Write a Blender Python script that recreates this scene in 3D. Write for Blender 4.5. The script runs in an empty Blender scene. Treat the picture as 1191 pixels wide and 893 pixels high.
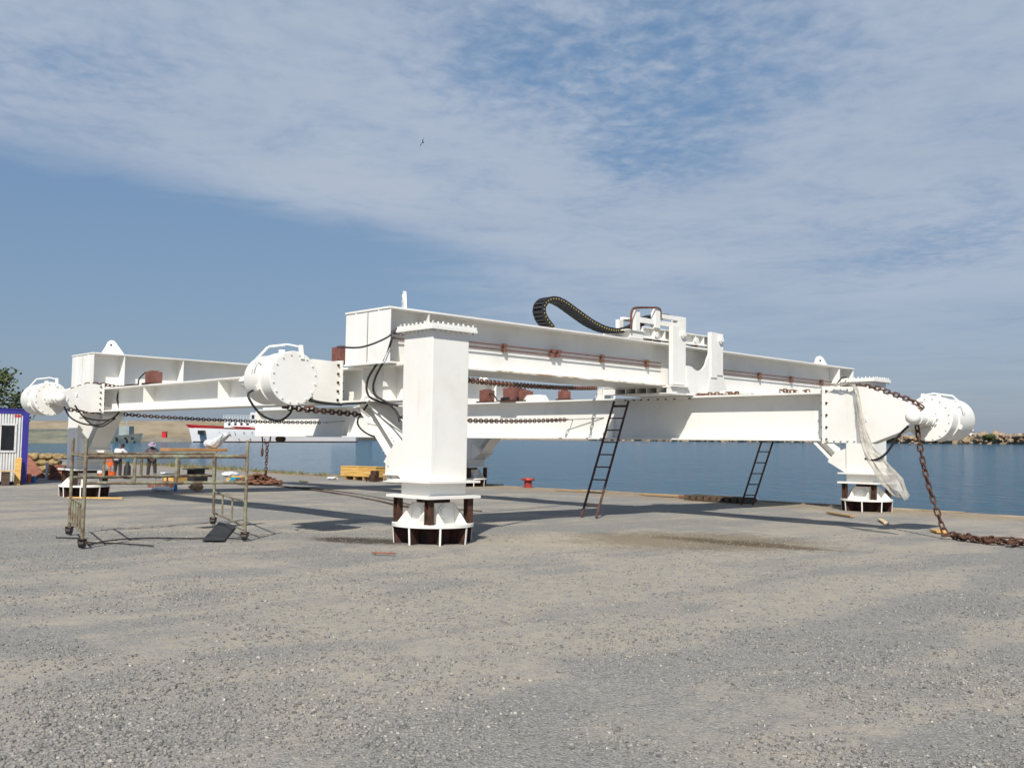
import bpy, bmesh, math, random
import numpy as np
from mathutils import Vector, Matrix, Quaternion, noise as mnoise
random.seed(7); np.random.seed(7)
R = math.radians
S = bpy.context.scene
C = S.collection

# ------------------------------------------------------------------ frame of the quay and the gantry
Vu = Vector((0.72640601, 0.68699553, -0.01927292)).normalized()
Vv = Vector((-0.68708518, 0.72657239, 0.00255195))
Vv = (Vv - Vu * Vv.dot(Vu)).normalized()
Vw = Vu.cross(Vv)
OW = Vector((-1.46566901, 18.12530444, 0.0))
CZ = 1.9701
MR = Matrix(((Vu.x, Vv.x, Vw.x, OW.x), (Vu.y, Vv.y, Vw.y, OW.y), (Vu.z, Vv.z, Vw.z, OW.z), (0, 0, 0, 1)))
MRI = MR.inverted()
def wp(a, b, c=0.0): return MR @ Vector((a, b, c))
def w2f(p): return MRI @ Vector(p)

# ------------------------------------------------------------------ materials
def mat(name):
    m = bpy.data.materials.new(name); m.use_nodes = True
    nt = m.node_tree; b = nt.nodes['Principled BSDF']
    return m, nt, b
def N(nt, t, **k):
    n = nt.nodes.new(t)
    for kk, v in k.items(): setattr(n, kk, v)
    return n
def lk(nt, a, b): nt.links.new(a, b)
def noise_fac(nt, scale, detail=6, rough=.6, vec=None, dist=0.0):
    n = N(nt, 'ShaderNodeTexNoise'); n.inputs['Scale'].default_value = scale
    n.inputs['Detail'].default_value = detail; n.inputs['Roughness'].default_value = rough
    n.inputs['Distortion'].default_value = dist
    if vec is not None: lk(nt, vec, n.inputs['Vector'])
    return n.outputs['Fac']
def ramp(nt, fac, stops):
    r = N(nt, 'ShaderNodeValToRGB'); e = r.color_ramp.elements
    while len(e) < len(stops): e.new(.5)
    for i, (p, c) in enumerate(stops):
        e[i].position = p; e[i].color = (c[0], c[1], c[2], 1) if not isinstance(c, (int, float)) else (c, c, c, 1)
    lk(nt, fac, r.inputs[0]); return r.outputs[0]
def mix(nt, fac, a, b, mode='MIX'):
    n = N(nt, 'ShaderNodeMix', data_type='RGBA', blend_type=mode)
    for sock, v in ((n.inputs[0], fac), (n.inputs[6], a), (n.inputs[7], b)):
        if isinstance(v, (int, float)): sock.default_value = v
        elif isinstance(v, (tuple, list)): sock.default_value = (v[0], v[1], v[2], 1)
        else: lk(nt, v, sock)
    return n.outputs[2]
def math_(nt, op, a, b=None, c=None, clamp=False):
    n = N(nt, 'ShaderNodeMath', operation=op); n.use_clamp = clamp
    for i, v in enumerate((a, b, c)):
        if v is None: continue
        if isinstance(v, (int, float)): n.inputs[i].default_value = v
        else: lk(nt, v, n.inputs[i])
    return n.outputs[0]
def smooth(nt, v, lo, hi):
    n = N(nt, 'ShaderNodeMapRange', interpolation_type='SMOOTHSTEP')
    lk(nt, v, n.inputs[0]); n.inputs[1].default_value = lo; n.inputs[2].default_value = hi
    return n.outputs[0]
def bump(nt, b, h, strength, dist):
    n = N(nt, 'ShaderNodeBump'); n.inputs['Strength'].default_value = strength; n.inputs['Distance'].default_value = dist
    lk(nt, h, n.inputs['Height']); lk(nt, n.outputs[0], b.inputs['Normal'])
def objco(nt):
    t = N(nt, 'ShaderNodeTexCoord'); return t.outputs['Object']
def geo(nt):
    return N(nt, 'ShaderNodeNewGeometry').outputs['Position']

def simple(name, col, rough=.6, metal=0.0, var=.15, scale=6.0, bmp=0.0, col2=None):
    m, nt, b = mat(name)
    v = objco(nt)
    f = noise_fac(nt, scale, 5, .65, v)
    c2 = col2 if col2 else tuple(x * (1 - var * 2) for x in col)
    c = ramp(nt, f, [(.36, c2), (.64, col)])
    lk(nt, c, b.inputs['Base Color']); b.inputs['Roughness'].default_value = rough; b.inputs['Metallic'].default_value = metal
    if bmp: bump(nt, b, noise_fac(nt, scale * 5, 4, .6, v), .6, bmp)
    return m

M = {}
def white_paint():
    m, nt, b = mat('white_paint')
    v = geo(nt)
    f1 = noise_fac(nt, .9, 6, .62, v, .4)
    c = ramp(nt, f1, [(.3, (.74, .725, .675)), (.55, (.81, .80, .765)), (.8, (.83, .82, .785))])
    # light vertical dirt runs
    mp = N(nt, 'ShaderNodeMapping'); mp.inputs['Scale'].default_value = (7, 7, .55); lk(nt, v, mp.inputs['Vector'])
    f2 = noise_fac(nt, 1.0, 5, .7, mp.outputs[0])
    d = ramp(nt, f2, [(.60, 0.0), (.82, 1.0)])
    c = mix(nt, math_(nt, 'MULTIPLY', d, .42), c, (.50, .44, .34))
    # rare rust freckles
    f3 = noise_fac(nt, 9, 5, .75, v)
    r = ramp(nt, f3, [(.73, 0.0), (.79, 1.0)])
    c = mix(nt, math_(nt, 'MULTIPLY', r, .6), c, (.23, .10, .045))
    # vertical rust drips, sparse
    mp2 = N(nt, 'ShaderNodeMapping'); mp2.inputs['Scale'].default_value = (16, 16, .8); lk(nt, v, mp2.inputs['Vector'])
    f4 = noise_fac(nt, 1.0, 3, .6, mp2.outputs[0]); f5 = noise_fac(nt, .8, 3, .6, v)
    dr = math_(nt, 'MULTIPLY', ramp(nt, f4, [(.66, 0.0), (.76, 1.0)]), ramp(nt, f5, [(.5, 0.0), (.66, 1.0)]))
    c = mix(nt, math_(nt, 'MULTIPLY', dr, .38), c, (.36, .22, .12))
    lk(nt, c, b.inputs['Base Color'])
    lk(nt, ramp(nt, f1, [(.3, .52), (.7, .36)]), b.inputs['Roughness'])
    b.inputs['Specular IOR Level'].default_value = .35
    bump(nt, b, noise_fac(nt, 2.2, 3, .5, v), .12, .03)
    return m
M['white'] = white_paint()
def white_worn():
    m, nt, b = mat('white_paint_rubbed')
    v = geo(nt)
    f = noise_fac(nt, 3.0, 6, .7, v, .5)
    c = ramp(nt, f, [(.40, (.33, .20, .11)), (.5, (.62, .56, .46)), (.62, (.78, .76, .70))])
    lk(nt, c, b.inputs['Base Color']); b.inputs['Roughness'].default_value = .55
    return m
M['white_worn'] = white_worn()
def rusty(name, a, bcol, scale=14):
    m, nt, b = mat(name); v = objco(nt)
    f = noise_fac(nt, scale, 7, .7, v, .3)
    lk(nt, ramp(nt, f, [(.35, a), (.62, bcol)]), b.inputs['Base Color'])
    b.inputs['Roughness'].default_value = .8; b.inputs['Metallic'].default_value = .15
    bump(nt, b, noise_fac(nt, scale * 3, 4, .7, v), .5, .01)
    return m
M['chain'] = rusty('rusty_chain', (.035, .018, .012), (.15, .068, .04), 30)
M['chain_light'] = rusty('rusty_chain_worn', (.08, .035, .02), (.26, .12, .07), 25)
M['post'] = rusty('rusty_dark_steel', (.014, .010, .009), (.10, .042, .022), 5)
M['ladder'] = rusty('rusty_ladder_steel', (.035, .018, .015), (.13, .06, .045), 4)
M['pipe'] = rusty('red_oxide_pipe', (.11, .045, .033), (.21, .09, .065), 9)
M['motor'] = rusty('red_oxide_primer', (.15, .06, .048), (.26, .11, .085), 6)
M['oxide_shade'] = rusty('oxide_painted_shade', (.010, .006, .006), (.075, .027, .022), 3)  # red oxide, with the shade inside the stands painted in as near black
M['black'] = simple('black_rubber', (.018, .018, .02), .55, 0, .2, 8)
M['blackmatte'] = simple('black_plastic', (.022, .022, .024), .7, 0, .2, 8)
M['yellow'] = simple('yellow_plastic', (.50, .40, .13), .5)
def scaf():
    m, nt, b = mat('painted_scaffold_tube'); v = objco(nt)
    f = noise_fac(nt, 5, 6, .7, v, .4)
    c = ramp(nt, f, [(.36, (.085, .05, .032)), (.48, (.18, .135, .09)), (.57, (.22, .225, .145)), (.72, (.33, .33, .27))])
    lk(nt, c, b.inputs['Base Color']); b.inputs['Roughness'].default_value = .7
    bump(nt, b, f, .3, .01); return m
M['scaf'] = scaf()
M['galv'] = simple('grey_galvanised', (.33, .33, .33), .5, .3, .2, 6)
def woodmat(name, c1, c2, c3, s=(3, 40, 40)):
    m, nt, b = mat(name); v = objco(nt)
    mp = N(nt, 'ShaderNodeMapping'); mp.inputs['Scale'].default_value = s; lk(nt, v, mp.inputs['Vector'])
    f = noise_fac(nt, 1.0, 6, .65, mp.outputs[0], .6)
    lk(nt, ramp(nt, f, [(.3, c1), (.5, c2), (.7, c3)]), b.inputs['Base Color'])
    b.inputs['Roughness'].default_value = .75; bump(nt, b, f, .4, .01); return m
M['crate'] = woodmat('yellow_new_wood', (.42, .22, .05), (.60, .36, .10), (.70, .46, .17), (1.2, 9, 9))
M['plank'] = woodmat('weathered_plank', (.16, .09, .04), (.36, .23, .11), (.52, .37, .20))
M['boardor'] = woodmat('orange_brown_board', (.22, .10, .035), (.42, .22, .08), (.52, .30, .12))
M['plywood'] = woodmat('pale_plywood', (.45, .32, .18), (.58, .44, .27), (.66, .54, .36), (3, 9, 3))
M['oldwood'] = woodmat('dark_old_timber', (.03, .022, .016), (.085, .058, .036), (.17, .115, .065))
M['redwood'] = woodmat('red_brown_board', (.15, .055, .035), (.24, .09, .055), (.30, .12, .075), (2, 6, 6))
M['bollard'] = simple('red_bollard_paint', (.42, .05, .035), .55, 0, .25, 5)
M['blueframe'] = simple('blue_cabin_paint', (.045, .04, .30), .45, 0, .15, 3)
M['cabinwall'] = simple('white_cabin_sheet', (.74, .75, .74), .5, 0, .06, 3)
M['glass'] = simple('dark_window_glass', (.02, .022, .025), .06, 0, .2, 3)
M['straw'] = simple('straw_sack', (.40, .30, .15), .9, 0, .3, 7, .05, (.17, .115, .05))
M['skin'] = simple('skin', (.13, .065, .042), .6, 0, .1, 12)
M['shirtw'] = simple('white_shirt_cloth', (.62, .60, .62), .85, 0, .08, 9, .01)
M['shirtd'] = simple('dark_check_cloth', (.13, .12, .15), .85, 0, .4, 22, .01)
M['trouser'] = simple('dark_trouser_cloth', (.055, .045, .042), .9, 0, .15, 8, .01)
M['lilac'] = simple('lilac_hat_cloth', (.36, .29, .40), .85, 0, .1, 9)
M['shoe'] = simple('tan_shoe_leather', (.33, .19, .09), .7)
M['hair'] = simple('black_hair', (.012, .01, .009), .6)
M['orange'] = simple('orange_plastic', (.72, .13, .03), .45)
M['whiteplastic'] = simple('white_plastic', (.75, .75, .75), .45)
M['blueplastic'] = simple('blue_plastic', (.03, .20, .55), .4)
M['turq'] = simple('turquoise_plastic', (.02, .33, .45), .4)
def film(name, col, alpha):
    m, nt, b = mat(name); v = objco(nt)
    f = noise_fac(nt, 6, 5, .6, v)
    lk(nt, ramp(nt, f, [(.35, tuple(x * .75 for x in col)), (.65, col)]), b.inputs['Base Color'])
    b.inputs['Roughness'].default_value = .35; b.inputs['Alpha'].default_value = alpha
    bump(nt, b, f, .8, .05); return m
M['film'] = film('clear_plastic_sheet', (.56, .52, .45), .46)
M['bag'] = film('pale_plastic_bag', (.72, .74, .76), .93)
M['leaf'] = simple('green_leaf', (.085, .10, .018), .55, 0, .25, 2, 0, (.03, .05, .012))
M['bark'] = simple('grey_bark', (.12, .085, .06), .9, 0, .3, 8, .02)
M['weed'] = simple('dry_weed', (.26, .21, .08), .9, 0, .3, 3, 0, (.12, .13, .04))
M['hullw'] = simple('white_ship_paint', (.72, .73, .74), .45, 0, .05, .1)
M['shipred'] = simple('red_ship_paint', (.62, .025, .03), .45, 0, .1, .2)
M['shipdark'] = simple('dark_ship_opening', (.015, .016, .02), .5)
M['hullgrey'] = simple('grey_green_ship_paint', (.16, .19, .185), .6, 0, .2, .3)
M['greyship2'] = simple('pale_grey_ship_paint', (.36, .41, .41), .6, 0, .15, .3)
M['antifoul'] = simple('maroon_antifouling', (.16, .035, .03), .6)
M['birdm'] = simple('dark_feathers', (.05, .05, .055), .8)
def concrete_far(name, a, b_, c_, sc):
    m, nt, b = mat(name); v = geo(nt)
    mp = N(nt, 'ShaderNodeMapping'); mp.inputs['Scale'].default_value = (1, 1, 5); lk(nt, v, mp.inputs['Vector'])
    f = noise_fac(nt, sc, 7, .65, mp.outputs[0])
    lk(nt, ramp(nt, f, [(.32, a), (.5, b_), (.68, c_)]), b.inputs['Base Color'])
    b.inputs['Roughness'].default_value = .9; return m
M['mole'] = concrete_far('weathered_mole_concrete', (.20, .165, .115), (.30, .25, .18), (.36, .31, .23), .06)
M['mole_low'] = concrete_far('stained_low_concrete', (.14, .125, .10), (.25, .22, .175), (.33, .29, .23), .1)
M['pontoon'] = concrete_far('green_stained_concrete', (.11, .12, .095), (.20, .20, .15), (.27, .25, .19), .12)
M['rock'] = concrete_far('tan_breakwater_rock', (.13, .10, .07), (.30, .22, .14), (.42, .33, .23), .35)

def ground_mat():
    m, nt, b = mat('gravel_ground')
    v = objco(nt)
    sep = N(nt, 'ShaderNodeSeparateXYZ'); lk(nt, v, sep.inputs[0]); a, bb = sep.outputs[0], sep.outputs[1]
    # fine stones
    vo = N(nt, 'ShaderNodeTexVoronoi'); vo.inputs['Scale'].default_value = 78; lk(nt, v, vo.inputs['Vector'])
    vo2 = N(nt, 'ShaderNodeTexVoronoi'); vo2.inputs['Scale'].default_value = 36; lk(nt, v, vo2.inputs['Vector'])
    hs = N(nt, 'ShaderNodeSeparateColor'); lk(nt, vo.outputs['Color'], hs.inputs[0])
    hs2 = N(nt, 'ShaderNodeSeparateColor'); lk(nt, vo2.outputs['Color'], hs2.inputs[0])
    n1 = noise_fac(nt, 7, 8, .8, v)
    n2 = noise_fac(nt, .55, 7, .62, v, .6)
    stone = ramp(nt, hs.outputs[0], [(0, (.10, .098, .093)), (.35, (.225, .219, .207)), (.75, (.30, .29, .272)), (.93, (.38, .36, .32)), (1, (.52, .49, .45))])
    stone2 = ramp(nt, hs2.outputs[0], [(0, (.115, .112, .107)), (.5, (.24, .234, .22)), (.92, (.315, .298, .27)), (1, (.43, .39, .34))])
    stone = mix(nt, .4, stone, stone2)
    stone = mix(nt, ramp(nt, n1, [(.35, 0.0), (.65, .40)]), stone, (.24, .234, .22))
    # dusty, driven-over lanes: stretched noise turned to follow the lanes
    mp = N(nt, 'ShaderNodeMapping'); mp.inputs['Rotation'].default_value = (0, 0, R(8)); mp.inputs['Scale'].default_value = (.075, .40, 1); lk(nt, v, mp.inputs['Vector'])
    lane = noise_fac(nt, 1.0, 5, .55, mp.outputs[0], .9)
    mp2 = N(nt, 'ShaderNodeMapping'); mp2.inputs['Rotation'].default_value = (0, 0, R(-24)); mp2.inputs['Location'].default_value = (7, 3, 0); mp2.inputs['Scale'].default_value = (.10, .9, 1); lk(nt, v, mp2.inputs['Vector'])
    lane2 = noise_fac(nt, 1.0, 4, .55, mp2.outputs[0], .5)
    lane = math_(nt, 'ADD', math_(nt, 'MULTIPLY', lane, .72), math_(nt, 'MULTIPLY', lane2, .28))
    dustn = math_(nt, 'ADD', lane, math_(nt, 'MULTIPLY', math_(nt, 'SUBTRACT', n2, .5), .60))
    # the driven lane sweeps past the camera side of the nearest column
    bandc = math_(nt, 'SUBTRACT', bb, math_(nt, 'ADD', -4.6, math_(nt, 'MULTIPLY', a, .10)))
    band = math_(nt, 'POWER', 2.718, math_(nt, 'MULTIPLY', math_(nt, 'MULTIPLY', bandc, bandc), -.16))
    dustn = math_(nt, 'ADD', dustn, math_(nt, 'MULTIPLY', band, .09))
    dust = smooth(nt, dustn, .45, .60)
    fine = noise_fac(nt, 60, 4, .7, v)
    dustcol = ramp(nt, fine, [(.3, (.285, .25, .196)), (.7, (.415, .366, .29))])
    n3 = noise_fac(nt, 3.5, 8, .72, v)
    dustbreak = ramp(nt, n3, [(.38, .2), (.62, 1.0)])
    col = mix(nt, math_(nt, 'MULTIPLY', math_(nt, 'MULTIPLY', dust, dustbreak), .88), stone, dustcol)
    # tan sandy strip near the quay edge
    ed = smooth(nt, math_(nt, 'ADD', a, math_(nt, 'MULTIPLY', math_(nt, 'SUBTRACT', n2, .5), 3.2)), 14.6, 17.4)
    col = mix(nt, math_(nt, 'MULTIPLY', ed, .8), col, ramp(nt, n3, [(.3, (.19, .15, .10)), (.7, (.36, .29, .20))]))
    # sand by the ladder
    def blob(ca, cb, ra, rb, rot, nz=.8, lo=.55, hi=1.15):
        mpp = N(nt, 'ShaderNodeMapping', vector_type='TEXTURE'); mpp.inputs['Location'].default_value = (ca, cb, 0); mpp.inputs['Rotation'].default_value = (0, 0, R(rot)); mpp.inputs['Scale'].default_value = (ra, rb, 1e3)
        lk(nt, v, mpp.inputs['Vector'])
        ln = N(nt, 'ShaderNodeVectorMath', operation='LENGTH'); lk(nt, mpp.outputs[0], ln.inputs[0])
        q = math_(nt, 'ADD', ln.outputs['Value'], math_(nt, 'MULTIPLY', math_(nt, 'SUBTRACT', n3, .5), nz * 2))
        q = math_(nt, 'ADD', q, math_(nt, 'MULTIPLY', math_(nt, 'SUBTRACT', n2, .5), nz))
        s = smooth(nt, q, lo, hi); return math_(nt, 'SUBTRACT', 1.0, s)
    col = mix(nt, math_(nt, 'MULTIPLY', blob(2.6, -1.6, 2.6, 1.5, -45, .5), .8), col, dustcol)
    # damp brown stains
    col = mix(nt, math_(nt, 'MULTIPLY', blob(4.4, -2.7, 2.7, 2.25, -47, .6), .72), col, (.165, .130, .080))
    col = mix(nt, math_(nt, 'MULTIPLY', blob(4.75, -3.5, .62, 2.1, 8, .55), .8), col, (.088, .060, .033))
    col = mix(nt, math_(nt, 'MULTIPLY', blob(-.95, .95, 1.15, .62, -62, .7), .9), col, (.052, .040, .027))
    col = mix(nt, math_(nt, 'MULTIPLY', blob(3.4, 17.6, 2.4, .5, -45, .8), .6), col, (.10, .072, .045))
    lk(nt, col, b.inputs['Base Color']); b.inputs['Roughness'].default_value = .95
    b.inputs['Specular IOR Level'].default_value = .15
    h = math_(nt, 'ADD', math_(nt, 'MULTIPLY', vo.outputs['Distance'], -.5), math_(nt, 'MULTIPLY', vo2.outputs['Distance'], -.55))
    h = math_(nt, 'ADD', h, math_(nt, 'MULTIPLY', n1, .8))
    bn = N(nt, 'ShaderNodeBump'); bn.inputs['Distance'].default_value = .03
    lk(nt, math_(nt, 'SUBTRACT', .62, math_(nt, 'MULTIPLY', dust, .34)), bn.inputs['Strength'])
    lk(nt, h, bn.inputs['Height']); lk(nt, bn.outputs[0], b.inputs['Normal'])
    return m
M['ground'] = ground_mat()
def stone_mat():
    m, nt, b = mat('loose_stones')
    v = geo(nt)
    vo = N(nt, 'ShaderNodeTexVoronoi'); vo.inputs['Scale'].default_value = 45; lk(nt, v, vo.inputs['Vector'])
    hs = N(nt, 'ShaderNodeSeparateColor'); lk(nt, vo.outputs['Color'], hs.inputs[0])
    lk(nt, ramp(nt, hs.outputs[1], [(0, (.09, .087, .082)), (.45, (.21, .204, .193)), (.86, (.26, .25, .23)), (.97, (.34, .31, .27)), (1, (.50, .47, .42))]), b.inputs['Base Color'])
    b.inputs['Roughness'].default_value = .9; return m
M['stones'] = stone_mat()
def water_mat():
    m, nt, b = mat('harbour_water')
    v = geo(nt)
    b.inputs['Base Color'].default_value = (.016, .088, .155, 1)
    b.inputs['Roughness'].default_value = .10; b.inputs['IOR'].default_value = 1.33; b.inputs['Specular IOR Level'].default_value = .13
    mp = N(nt, 'ShaderNodeMapping'); mp.inputs['Rotation'].default_value = (0, 0, R(20)); mp.inputs['Scale'].default_value = (1.0, .55, 1); lk(nt, v, mp.inputs['Vector'])
    f = noise_fac(nt, .85, 7, .66, mp.outputs[0], .5)
    f2 = noise_fac(nt, .16, 4, .6, mp.outputs[0])
    h = math_(nt, 'ADD', f, math_(nt, 'MULTIPLY', f2, 1.2))
    n = N(nt, 'ShaderNodeBump'); n.inputs['Strength'].default_value = 1.0; n.inputs['Distance'].default_value = .9
    lk(nt, h, n.inputs['Height']); lk(nt, n.outputs[0], b.inputs['Normal'])
    return m
M['water'] = water_mat()

# ------------------------------------------------------------------ mesh builder
class MB:
    def __init__(s): s.bm = bmesh.new()
    def hexa(s, p):
        vs = [s.bm.verts.new(q) for q in p]
        for f in ((0, 3, 2, 1), (4, 5, 6, 7), (0, 1, 5, 4), (1, 2, 6, 5), (2, 3, 7, 6), (3, 0, 4, 7)): s.bm.faces.new([vs[i] for i in f])
        return s
    def box(s, x0, x1, y0, y1, z0, z1):
        return s.hexa([(x0, y0, z0), (x1, y0, z0), (x1, y1, z0), (x0, y1, z0), (x0, y0, z1), (x1, y0, z1), (x1, y1, z1), (x0, y1, z1)])
    def bar(s, p0, p1, w, h, side=None):
        p0, p1 = Vector(p0), Vector(p1); d = (p1 - p0).normalized()
        sd = Vector(side) if side is not None else (Vector((0, 0, 1)).cross(d) if abs(d.z) < .95 else Vector((1, 0, 0)))
        sd = (sd - d * sd.dot(d)).normalized(); up = d.cross(sd)
        q = []
        for p in (p0, p1):
            for i, j in ((-1, -1), (1, -1), (1, 1), (-1, 1)): q.append(p + sd * (i * w / 2) + up * (j * h / 2))
        return s.hexa(q)
    def prism(s, pts, off):
        off = Vector(off); n = len(pts)
        a = [s.bm.verts.new(Vector(p)) for p in pts]; b = [s.bm.verts.new(Vector(p) + off) for p in pts]
        s.bm.faces.new(a); s.bm.faces.new(b[::-1])
        for i in range(n): s.bm.faces.new([a[i], b[i], b[(i + 1) % n], a[(i + 1) % n]])
        return s
    def tube(s, pts, r, n=8, cap=True, closed=False):
        pts = [Vector(p) for p in pts]; m = len(pts); rings = []
        prev = None
        for i, p in enumerate(pts):
            if closed: d = (pts[(i + 1) % m] - pts[i - 1]).normalized()
            elif i == 0: d = (pts[1] - p).normalized()
            elif i == m - 1: d = (p - pts[-2]).normalized()
            else: d = ((pts[i + 1] - p).normalized() + (p - pts[i - 1]).normalized()).normalized()
            if prev is None:
                x = d.orthogonal().normalized()
            else:
                x = prev - d * prev.dot(d)
                x = x.normalized() if x.length > 1e-6 else d.orthogonal().normalized()
            prev = x; y = d.cross(x)
            rr = r[i] if isinstance(r, (list, tuple)) else r
            rings.append([s.bm.verts.new(p + (x * math.cos(2 * math.pi * k / n) + y * math.sin(2 * math.pi * k / n)) * rr) for k in range(n)])
        rng = range(m) if closed else range(m - 1)
        for i in rng:
            A, B = rings[i], rings[(i + 1) % m]
            for k in range(n): s.bm.faces.new([A[k], A[(k + 1) % n], B[(k + 1) % n], B[k]])
        if cap and not closed: s.bm.faces.new(rings[0][::-1]); s.bm.faces.new(rings[-1])
        return s
    def cyl(s, p0, p1, r, n=16, r1=None): return s.tube([p0, p1], [r, r if r1 is None else r1], n)
    def lathe(s, prof, n=32, mtx=None):
        """profile of (radius, z), turned about local z"""
        rings = []
        for r, z in prof:
            if r < 1e-6: rings.append([s.bm.verts.new((0, 0, z))])
            else: rings.append([s.bm.verts.new((r * math.cos(2 * math.pi * k / n), r * math.sin(2 * math.pi * k / n), z)) for k in range(n)])
        for A, B in zip(rings[:-1], rings[1:]):
            for k in range(n):
                k2 = (k + 1) % n
                if len(A) == 1 and len(B) == 1: continue
                if len(A) == 1: s.bm.faces.new([A[0], B[k2], B[k]])
                elif len(B) == 1: s.bm.faces.new([A[k], A[k2], B[0]])
                else: s.bm.faces.new([A[k], A[k2], B[k2], B[k]])
        if mtx is not None:
            for r in rings:
                for q in r: q.co = mtx @ q.co
        return s
    def ico(s, c, r, sub=1, jit=0, sc=(1, 1, 1)):
        t = bmesh.ops.create_icosphere(s.bm, subdivisions=sub, radius=1)
        for q in t['verts']:
            k = r * (1 + random.uniform(-jit, jit)); q.co = Vector((q.co.x * k * sc[0], q.co.y * k * sc[1], q.co.z * k * sc[2])) + Vector(c)
        return s
    def build(s, name, m, parent=None, smooth=False, loc=None, bevel=0):
        bmesh.ops.recalc_face_normals(s.bm, faces=s.bm.faces)
        me = bpy.data.meshes.new(name); s.bm.to_mesh(me); s.bm.free()
        me.materials.append(m)
        if smooth:
            me.polygons.foreach_set('use_smooth', [True] * len(me.polygons)); me.set_sharp_from_angle(angle=R(38))
        o = bpy.data.objects.new(name, me); C.objects.link(o)
        if parent is not None: o.parent = parent
        if loc is not None: o.location = loc
        if bevel:
            bv = o.modifiers.new('bevel', 'BEVEL'); bv.width = bevel; bv.segments = 2; bv.limit_method = 'ANGLE'
        return o

def tag(o, label, cat, group=None):
    o['label'] = label; o['category'] = cat
    if group: o['group'] = group
    return o
def thing(name, label, cat, a, b, c=0.0, rot=0, group=None, M0=None):
    o = bpy.data.objects.new(name, None); C.objects.link(o); o.empty_display_size = .3
    o.matrix_world = (MR if M0 is None else M0) @ Matrix.Translation((a, b, c)) @ Matrix.Rotation(rot, 4, 'Z')
    return tag(o, label, cat, group)
def wthing(name, label, cat, loc, rot=0, group=None):
    return thing(name, label, cat, loc[0], loc[1], loc[2], rot, group, Matrix.Identity(4))
def place(o, a, b, c=0.0, rot=0):
    o.matrix_world = MR @ Matrix.Translation((a, b, c)) @ Matrix.Rotation(rot, 4, 'Z'); return o
def copy_tree(o, parent=None):
    c = o.copy(); C.objects.link(c)
    if parent is not None: c.parent = parent
    for ch in list(o.children): copy_tree(ch, c)
    return c
def curve(pts, n=12):
    """Catmull-Rom through points"""
    P = [Vector(p) for p in pts]; P = [P[0] * 2 - P[1]] + P + [P[-1] * 2 - P[-2]]; out = []
    for i in range(1, len(P) - 2):
        for k in range(n):
            t = k / n; p0, p1, p2, p3 = P[i - 1], P[i], P[i + 1], P[i + 2]
            out.append(.5 * ((2 * p1) + (-p0 + p2) * t + (2 * p0 - 5 * p1 + 4 * p2 - p3) * t * t + (-p0 + 3 * p1 - 3 * p2 + p3) * t ** 3))
    out.append(P[-2]); return out
def bolts(mb, pts, d, r=.022, h=.03):
    d = Vector(d)
    for p in pts: mb.cyl(Vector(p), Vector(p) + d * h, r, 6)

# ================================================================== GANTRY FRAME (fixed)
frame = thing('gantry_frame', 'big white steel gantry frame on four square columns with twin upper girders', 'steel frame', 0, 0, 0)
COLS = [(0, 0), (16.75, 0), (0, 17.4), (16.75, 18.25)]
H = .43
def make_column(tall=True):
    mb = MB(); mb.box(-H, H, -H, H, 1.13, 3.86 if tall else 3.30)
    mb.box(-H + .005, H - .005, -H + .005, H - .005, .86, 1.09)
    col = mb.build('column', M['white'], frame, bevel=.012)
    if tall: cap(col)
    q = H + .18
    MB().box(-q, q, -q, q, 1.09, 1.13).build('base_flange', M['white'], col)
    MB().box(-q - .01, q + .01, -q - .01, q + .01, .81, .86).build('bearing_plate', M['white'], col)
    return col
def cap(col):
    cp = MB(); e = H + .11
    cp.box(-e, e, -e, e, 3.86, 3.91); cp.box(-e + .012, e - .012, -e + .012, e - .012, 3.913, 3.965)
    k = 9
    for i in range(k):
        t = -e + .06 + (2 * e - .12) * i / (k - 1)
        for (x, y) in ((t, -e + .06), (t, e - .06), (-e + .06, t), (e - .06, t)):
            cp.cyl((x, y, 3.963), (x, y, random.uniform(3.995, 4.015)), .018, 6); cp.cyl((x, y, random.uniform(3.81, 3.83)), (x, y, 3.862), .018, 6)
    cp.build('cap_plate', M['white'], col)
col0 = make_column()
columns = [col0]
c = copy_tree(col0, frame); c.location = (16.75, 0, 0)
col2 = make_column(False); col2.location = (*COLS[2], 0)
c = copy_tree(col2, frame); c.location = (*COLS[3], 0)

def ibeam_v(mb, a, hf, c0, c1, b0, b1, tf=.035, tw=.025):
    mb.box(a - hf, a + hf, b0, b1, c1 - tf, c1); mb.box(a - hf, a + hf, b0, b1, c0, c0 + tf)
    mb.box(a - tw / 2, a + tw / 2, b0 + .001, b1 - .001, c0 + tf - .001, c1 - tf + .001)
def ibeam_u(mb, b, hf, c0, c1, a0, a1, tf=.035, tw=.025):
    mb.box(a0, a1, b - hf, b + hf, c1 - tf, c1); mb.box(a0, a1, b - hf, b + hf, c0, c0 + tf)
    mb.box(a0 + .001, a1 - .001, b - tw / 2, b + tw / 2, c0 + tf - .001, c1 - tf + .001)
GC0, GC1 = 3.305, 4.38
def stiff_u(mb, a, b, hf, side, cope=.0):
    """transverse stiffener across one side of a web running along u"""
    s0, s1 = (b - hf + .02, b - .0135) if side < 0 else (b + .0135, b + hf - .02)
    mb.box(a - .012, a + .012, s0, s1, GC0 + .035, GC1 - .035)
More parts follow.
